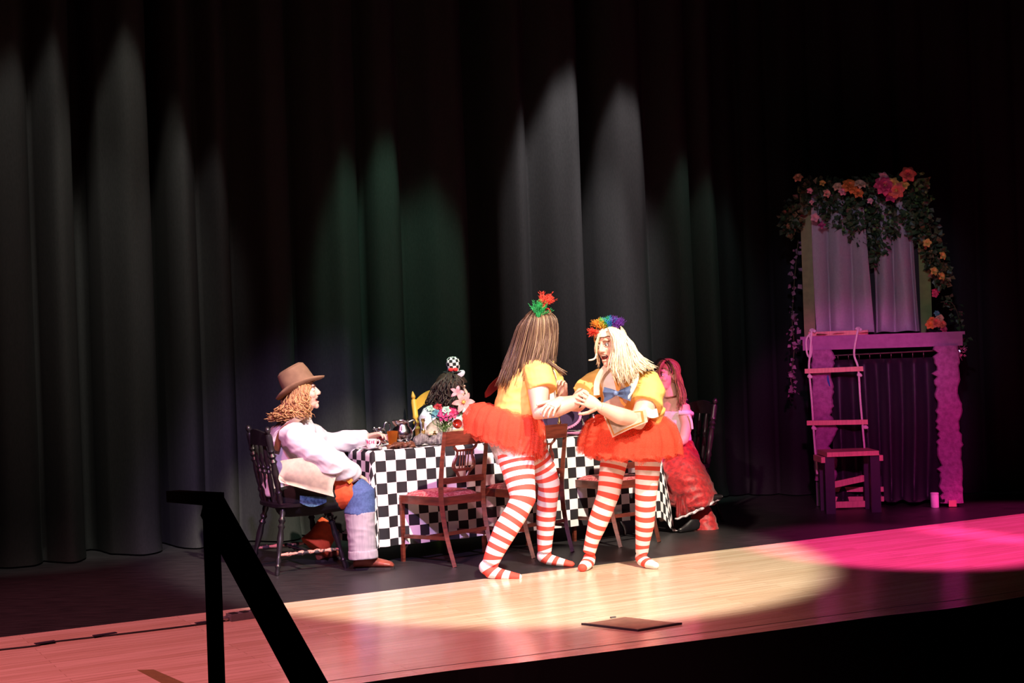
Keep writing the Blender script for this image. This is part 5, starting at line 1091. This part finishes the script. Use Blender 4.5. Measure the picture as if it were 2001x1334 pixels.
for x, y in ((.06, .05), (BW - .06, .05), (.06, .58), (BW - .06, .58)):
    bm = nb(); box(bm, bp(x, y, .70), (.045, .045, 1.39), R_); obj('upright', bevel(bm, .003), M['stool_dark'], t)
for z in (.14, .06):
    bm = nb(); box(bm, bp(.33, .05, z), (.5, .03, .04), R_); obj('floor_rail', bevel(bm, .003), M['rung'], t)
bm = nb(); bar(bm, bp(.08, .02, .14), bp(.42, .02, .24), .02, .045); obj('diagonal_brace', bm, M['rung'], t, False)
bm = nb(); box(bm, bp(BW - .09, -.02, .03), (.06, .05, .05), R_); obj('foot_block', bevel(bm, .003), M['rung'], t)
bm = nb(); sweep(bm, [bp(.06, .05, 1.245), bp(BW - .06, .05, 1.265)], .006, 8); rod = obj('curtain_rod', bm, M['wire'], t)
for k in range(9):
    x = .25 + k * .085; bm = nb(); c = bp(x, .05, 1.235); sweep(bm, [c + eX * 0 + (gY * math.cos(f) * .018 + Z * math.sin(f) * .022) for f in [2 * math.pi * i / 14 for i in range(15)]], .003, 6); obj('ring', bm, M['wire'], rod)
def drape(name, xs, y, z0, z1, m, amp, lobes, label, pinch=0.0, pool=0.0, seed=1):
    bm = nb(); rows = []; n = 60
    for j in range(25):
        f = j / 24; z = z1 + (z0 - z1) * f; row = []
        for i in range(n + 1):
            u_ = i / n; x = xs[0] + (xs[1] - xs[0]) * u_; wv = math.sin(u_ * lobes * 2 * math.pi + .6 * math.sin(f * 2 + seed)) ; o = amp * (.45 + .7 * f) * (wv + .4 * noise.noise(V((u_ * 9, f * 2, seed))))
            zz = z + (.03 * noise.noise(V((u_ * 6, 0, seed))) if j == 24 else 0)
            if pool and f > .86: o += pool * (f - .86) / .14 * (1 + .5 * wv); zz = max(zz, z0 + .012 + .01 * abs(wv))
            row.append(bp(x + pinch * math.sin(u_ * 2 * math.pi) * f, y - o, zz))
        rows.append(row)
    grid(bm, rows); bmesh.ops.solidify(bm, geom=bm.faces[:], thickness=.004); return obj(name, bm, m, t, 'all', label)
drape('lower_drape', (.18, BW - .15), .10, .02, 1.21, M['satin'], .06, 4.3, 'dark purple satin drape under the shelf', .03, .05, 4)
yF = .22
gl, gr_ = onf(1578, 500, yF), onf(1806, 500, yF)
xl, xr = (gl - fl0).dot(eX), (gr_ - fl0).dot(eX); ztop = 2.62
bm = nb(); box(bm, bp(xl, yF, (1.413 + ztop) / 2), (.095, .03, ztop - 1.413), R_); obj('side_board', bevel(bm, .003), M['olive_wood'], t, label='olive painted side board')
bm = nb(); box(bm, bp(xr, yF, (1.413 + ztop) / 2), (.090, .03, ztop - 1.413), R_); obj('side_board', bevel(bm, .003), M['green_wood'], t, label='green painted side board')
bm = nb(); box(bm, bp((xl + xr) / 2, yF, ztop + .03), (xr - xl + .12, .12, .06), R_); obj('top_board', bevel(bm, .003), M['olive_wood'], t)
def panel(x0, x1, seed, label, sag):
    bm = nb(); rows = []; n = 48; rnd = random.Random(seed)
    for j in range(29):
        f = j / 28; z = ztop + (1.425 - ztop) * min(1, f / .93); row = []
        for i in range(n + 1):
            u_ = i / n; sp = (x1 - x0) * (1 - .10 * (1 - f)); wv = abs(math.sin(u_ * math.pi * 2.3 + seed + .35 * f)) ** .7
            o = .010 + .125 * wv * (.45 + .6 * f) + .012 * noise.noise(V((u_ * 7, f * 3, seed)))
            x = x0 + sp * u_ + sag * math.sin(math.pi * f) * (u_ - .5) * .5 + .02 * f * f * math.sin(u_ * 7 + seed); zz = z
            if f > .86: k = (f - .86) / .14; o += .11 * k * k + .02 * k * math.sin(u_ * 9); zz = 1.4215 + (z - 1.4215) * 1.0 + .018 * wv * (1 - k) ; zz = max(zz, 1.417 + .016 * wv)
            row.append(bp(x, yF - .015 - o, zz))
        rows.append(row)
    grid(bm, rows); bmesh.ops.solidify(bm, geom=bm.faces[:], thickness=-.004); obj('grey_drape', bm, M['grey_drape'], t, 'all', label)
xm = (onf(1706, 600, yF) - fl0).dot(eX)
panel(xl + .05, xm - .005, 1.0, 'left pale grey drape', .02); panel(xm + .01, xr - .05, 2.6, 'right pale grey drape', -.04)
bm = nb(); box(bm, bp((xl + xr) / 2, yF + .03, (1.413 + ztop) / 2), (xr - xl, .012, ztop - 1.413), R_); obj('back_panel', bm, M['black'], t, False)

# garland of ivy and silk flowers
t = thing('flower_garland', 'ivy and silk flower garland crowning the grey-draped puppet stage', 'garland', bp((xl + xr) / 2, yF, ztop + .06), ba)
def leaf(bm, p, s, d=None):
    d = d or V((random.gauss(0, .7), random.gauss(-.4, .6), random.gauss(-.4, .6))); d.normalize(); n = V((random.gauss(0, .6), -1, random.gauss(.3, .6))).normalized(); s_ = d.cross(n)
    if s_.length < .1: s_ = V((1, 0, 0))
    s_.normalize(); n = s_.cross(d)
    a = [bm.verts.new(x) for x in (p, p + d * s * .45 + s_ * s * .42 + n * s * .12, p + d * s, p + d * s * .45 - s_ * s * .42 + n * s * .12, p + d * s * .4)]
    bm.faces.new((a[0], a[1], a[4])); bm.faces.new((a[1], a[2], a[4])); bm.faces.new((a[2], a[3], a[4])); bm.faces.new((a[3], a[0], a[4]))
def cloud(blobs, per, smin, smax, m, name):
    bm = nb()
    for px, py, rx, rz, wt in blobs:
        for _ in range(int(per * wt)):
            a = random.uniform(0, 2 * math.pi); r = math.sqrt(random.random()); y = yF - .04 - .13 * random.random() * (1 - r * .5)
            leaf(bm, onf(px + rx * r * math.cos(a), py + rz * r * math.sin(a), y), random.uniform(smin, smax))
    return obj(name, bm, m, t, False, stuff=True)
BL = [(1590, 380, 34, 34, .8), (1640, 385, 40, 36, 1.1), (1700, 385, 50, 40, 1.5), (1765, 380, 42, 42, 1.3), (1640, 425, 40, 26, .8), (1690, 445, 42, 34, 1.1), (1715, 485, 22, 34, .8), (1745, 435, 40, 34, 1.0), (1790, 420, 28, 50, 1.0), (1545, 425, 22, 36, .6), (1815, 455, 18, 40, .6), (1828, 500, 22, 36, .7), (1840, 535, 18, 24, .5), (1610, 360, 40, 16, .5), (1720, 355, 60, 14, .5)]
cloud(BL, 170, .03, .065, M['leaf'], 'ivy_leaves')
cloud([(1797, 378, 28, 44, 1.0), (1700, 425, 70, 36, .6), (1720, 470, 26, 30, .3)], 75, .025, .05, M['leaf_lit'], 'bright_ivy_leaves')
cloud([(1828, 500, 22, 42, 1.0), (1842, 535, 16, 22, .8), (1805, 470, 16, 30, .5)], 55, .03, .06, M['leaf_dry'], 'dry_leaves')
cloud([(1548, 430, 20, 34, 1.0)], 60, .03, .06, M['leaf_dry'], 'fern_leaves')
for pts in ([(1600, 440), (1600, 400), (1640, 380), (1720, 370), (1790, 380), (1815, 440), (1835, 510), (1842, 550)], [(1685, 420), (1690, 470), (1705, 510), (1718, 535)], [(1700, 440), (1720, 490), (1708, 515), (1690, 520)]):
    bm = nb(); sweep(bm, spline([onf(x, y, yF - .1) for x, y in pts], 30), .004, 6); obj('vine', bm, M['vine'], t)
for px, py, R, n, mm, lay, cen in ((1560, 348, .045, 6, 'peach', 2, None), (1582, 373, .03, 5, 'rose_pink', 1, None), (1614, 378, .042, 5, 'peach', 2, None), (1607, 358, .03, 5, 'yellow_petal', 1, None), (1637, 366, .045, 6, 'peach', 2, None), (1660, 366, .075, 8, 'orange_petal', 3, 'yellow_petal'), (1680, 362, .055, 7, 'peach', 2, None), (1676, 378, .05, 6, 'orange_petal', 2, 'dark_red_petal'), (1646, 374, .04, 6, 'rose_pink', 2, None), (1700, 393, .03, 5, 'rose_pink', 1, None),
        (1728, 365, .095, 8, 'deep_pink', 3, 'yellow_petal'), (1752, 372, .075, 7, 'coral', 2, 'yellow_petal'), (1745, 360, .06, 6, 'yellow_petal', 2, 'coral'), (1740, 388, .055, 5, 'deep_pink', 1, None), (1725, 347, .05, 5, 'rose_pink', 1, None), (1767, 362, .045, 5, 'yellow_petal', 1, None), (1774, 342, .072, 6, 'coral', 2, 'deep_pink'), (1592, 425, .042, 5, 'rose_pink', 1, None), (1606, 441, .036, 4, 'magenta_petal', 1, None), (1586, 395, .022, 4, 'rose_pink', 1, None)):
    p = onf(px, py, yF - .19); bloom('blossom', p, V((random.gauss(-.1, .25), -1, random.gauss(.25, .2))), R, n, M[mm], t, .75, .40, lay, M[cen] if cen else None)
for px, py in ((1840, 500), (1824, 530), (1812, 475), (1838, 540)):
    p = onf(px, py, yF - .17); bloom('dry_blossom', p, V((random.gauss(0, .4), -1, .2)), .04, 5, M['yellow_petal'], t, .9, .4)
# side vines
def hang_vine(pts, y, m, name, label, n, smin, smax):
    tt = thing(name, label, 'vine', onf(*pts[0], y)); sp = spline([onf(a, b_, y) for a, b_ in pts], 30); bm = nb(); sweep(bm, sp, .004, 6); obj('stem', bm, M['vine'], tt)
    for k in range(n):
        bm = nb(); q = random.choice(sp) + V((random.gauss(0, .025), random.gauss(0, .02), random.gauss(0, .02))); leaf(bm, q, random.uniform(smin, smax)); obj('leaf', bm, m, tt, False)
hang_vine([(1560, 470), (1553, 540), (1548, 620), (1552, 680), (1546, 740), (1552, 765)], .25, M['leaf_mauve'], 'trailing_vine', 'mauve-leaved vine trailing down the left side of the puppet stage', 75, .03, .06)
hang_vine([(1838, 590), (1858, 590), (1872, 615), (1876, 650), (1870, 672), (1885, 660)], .20, M['leaf'], 'trailing_vine', 'thin ivy sprig arching over the right end of the shelf', 60, .03, .055)
# flower bowl on the shelf, glass ornament, red sprig
c = onf(1826, 646, .12); c.z = 1.413
t = thing('flower_bowl', 'small glass bowl of red and orange blossoms on the right shelf end', 'bowl', c)
bm = nb(); lathe(bm, [(.02, 0), (.04, .01), (.052, .035), (.045, .06), (.042, .06), (.048, .035), (.002, .012)], c, Z, 22); obj('bowl', bm, M['glass'], t)
for dx, dz, R, mm in ((0, .075, .05, 'coral'), (-.045, .06, .045, 'orange_petal'), (.05, .06, .04, 'coral'), (.03, .11, .04, 'peach'), (-.03, .10, .03, 'orange_petal'), (.01, .15, .028, 'teal_petal'), (.06, .02, .035, 'deep_pink')):
    bloom('blossom', c + V((dx, -.04, dz)), V((dx * 4, -1, .3)), R, 6, M[mm], t, .8, .42, 2)
c = onf(1830, 570, .2); tt = thing('red_sprig', 'small bright red flower sprig hanging below the dry leaves', 'flower', c)
for k in range(5): bloom('blossom', c + V((random.gauss(0, .02), -.02, random.gauss(0, .03))), V((random.gauss(0, .4), -1, .2)), .028, 5, M['deep_pink'], tt, .8, .42)
bm = nb(); sweep(bm, spline([c + Z * .10, c + Z * .04 + V((.01, 0, 0)), c], 8), .003, 6); obj('stem', bm, M['vine'], tt)
c = onf(1873, 688, .05); t = thing('glass_ornament', 'faceted silver bauble with tinsel hanging at the right shelf corner', 'ornament', c)
bm = nb(); ell(bm, c, .048, None, 12, 8); obj('bauble', bm, M['silver'], t, False)
bm = nb()
for k in range(60):
    d = V((random.gauss(0, 1), random.gauss(0, 1), random.gauss(-.3, 1))).normalized(); sweep(bm, [c + d * .03, c + d * random.uniform(.06, .09)], [.003, .001], 3)
obj('tinsel', bm, M['pink_braid'], t, stuff=True)
bm = nb(); sweep(bm, spline([c + Z * .04, c + Z * .10 + V((-.05, .02, 0)), onf(1855, 655, .1)], 8), .002, 5); obj('hook_wire', bm, M['wire'], t)
# rope ladder
ly = -.09
t = thing('rope_ladder', 'rope ladder with pine rungs hanging from the mauve shelf', 'ladder', onf(1635, 655, ly))
def rung(x0, y0, x1, y1, y=ly):
    p, q = onf(x0, y0, y), onf(x1, y1, y); bm = nb(); bar(bm, p, q, .05, .038); obj('rung', bevel(bm, .004), M['rung'], t)
rung(1573, 725, 1687, 720); rung(1577, 826, 1696, 824)
p, q = bp(.02, .05, 1.432), bp(.50, .02, 1.432); bm = nb(); bar(bm, p, q, .05, .036); obj('rung', bevel(bm, .004), M['rung'], t)
for pts, kn in (([bp(.05, .03, 1.455), bp(.05, -.05, 1.45), onf(1583, 690, ly + .02), onf(1581, 720, ly), onf(1586, 780, ly), onf(1589, 826, ly), onf(1592, 870, ly), onf(1597, 926, ly)], [(1582, 735), (1590, 836)]), ([bp(.42, .02, 1.455), bp(.42, -.05, 1.45), onf(1669, 690, ly + .02), onf(1677, 720, ly), onf(1681, 780, ly), onf(1685, 826, ly), onf(1689, 872, ly), onf(1690, 882, ly)], [(1679, 732), (1691, 834)])):
    bm = nb(); sweep(bm, spline(pts, 50), .0085, 8); ro = obj('rope', bm, M['rope'], t)
    for x, y in kn: bm = nb(); ell(bm, onf(x, y, ly), (.020, .017, .017)); ell(bm, onf(x, y, ly) + V((.012, -.006, -.006)), .012); obj('knot', remesh(bm, .004, 2), M['rope'], ro, 'all')
bm = nb(); c = bp(.04, -.05, 1.36); sweep(bm, spline([bp(.05, -.03, 1.45), c + V((-.035, 0, .03)), c + V((-.035, 0, -.08)), c + V((-.01, 0, -.12)), c + V((.005, 0, -.05)), c + V((-.005, 0, .06))], 24), .008, 8); obj('rope_loop', bm, M['rope'], t)
for x in (.05, .42):
    bm = nb(); ell(bm, bp(x, .02, 1.462), (.026, .02, .018)); ell(bm, bp(x + .02, 0, 1.455), .015); obj('knot', remesh(bm, .004, 2), M['rope'], t, 'all')
# step stool
g0, g1 = G(1627, 1004), G(1711, 1001); e = (g1 - g0); W0 = e.length; e.normalize(); g = V((-e.y, e.x, 0)); ra = math.atan2(e.y, e.x); H0 = .455
t = thing('step_stool', 'small step stool with pine top and dark legs at the ladder foot', 'stool', (g0 + g1) / 2 + g * .14, ra)
bm = nb(); box(bm, (g0 + g1) / 2 + g * .14 + Z * (H0 + .018), (W0 + .07, .34, .036), Rz(ra)); obj('top', bevel(bm, .004), M['rung'], t)
for s, x in ((0, -.01), (0, W0 + .01)):
    for y in (0.02, .27): bm = nb(); box(bm, g0 + e * x + g * y + Z * H0 / 2, (.075 if y < .1 else .05, .035, H0), Rz(ra)); obj('leg', bevel(bm, .003), M['stool_dark'], t)
    bm = nb(); box(bm, g0 + e * x + e * (-.05 if x < .1 else .05) + g * .14 + Z * (H0 - .025), (.03, .28, .045), Rz(ra)); obj('apron_block', bevel(bm, .003), M['rung'], t)
bm = nb(); bar(bm, g0 + e * 0 + g * .27 + Z * .19, g0 + e * W0 + g * .27 + Z * .25, .02, .05); obj('brace', bm, M['rung'], t, False)
bm = nb(); bar(bm, g0 + g * .27 + Z * .04, g1 + g * .27 + Z * .04, .02, .05); obj('brace', bm, M['rung'], t, False)
c = G(1827, 991); t = thing('canister', 'small white cylinder standing at the right bark post foot', 'canister', c)
bm = nb(); lathe(bm, [(.03, 0), (.032, .004), (.032, .10), (.030, .105)], c, Z, 22); obj('body', bm, M['white_cloth'], t)
bm = nb(); lathe(bm, [(.030, .105), (.033, .107), (.033, .117), (.028, .12)], c, Z, 22); obj('lid', bm, M['white_cloth'], t)
bm = nb(); p = onf(1618, 742, -.03); sweep(bm, spline([p + Z * .04, p, p - Z * .05 + V((.012, 0, 0))], 8), [.010, .022, .012], 8, .4); tag(obj('plastic_tag', bm, M['blue_plastic']), 'scrap of blue plastic caught on the left bark post', 'tag')
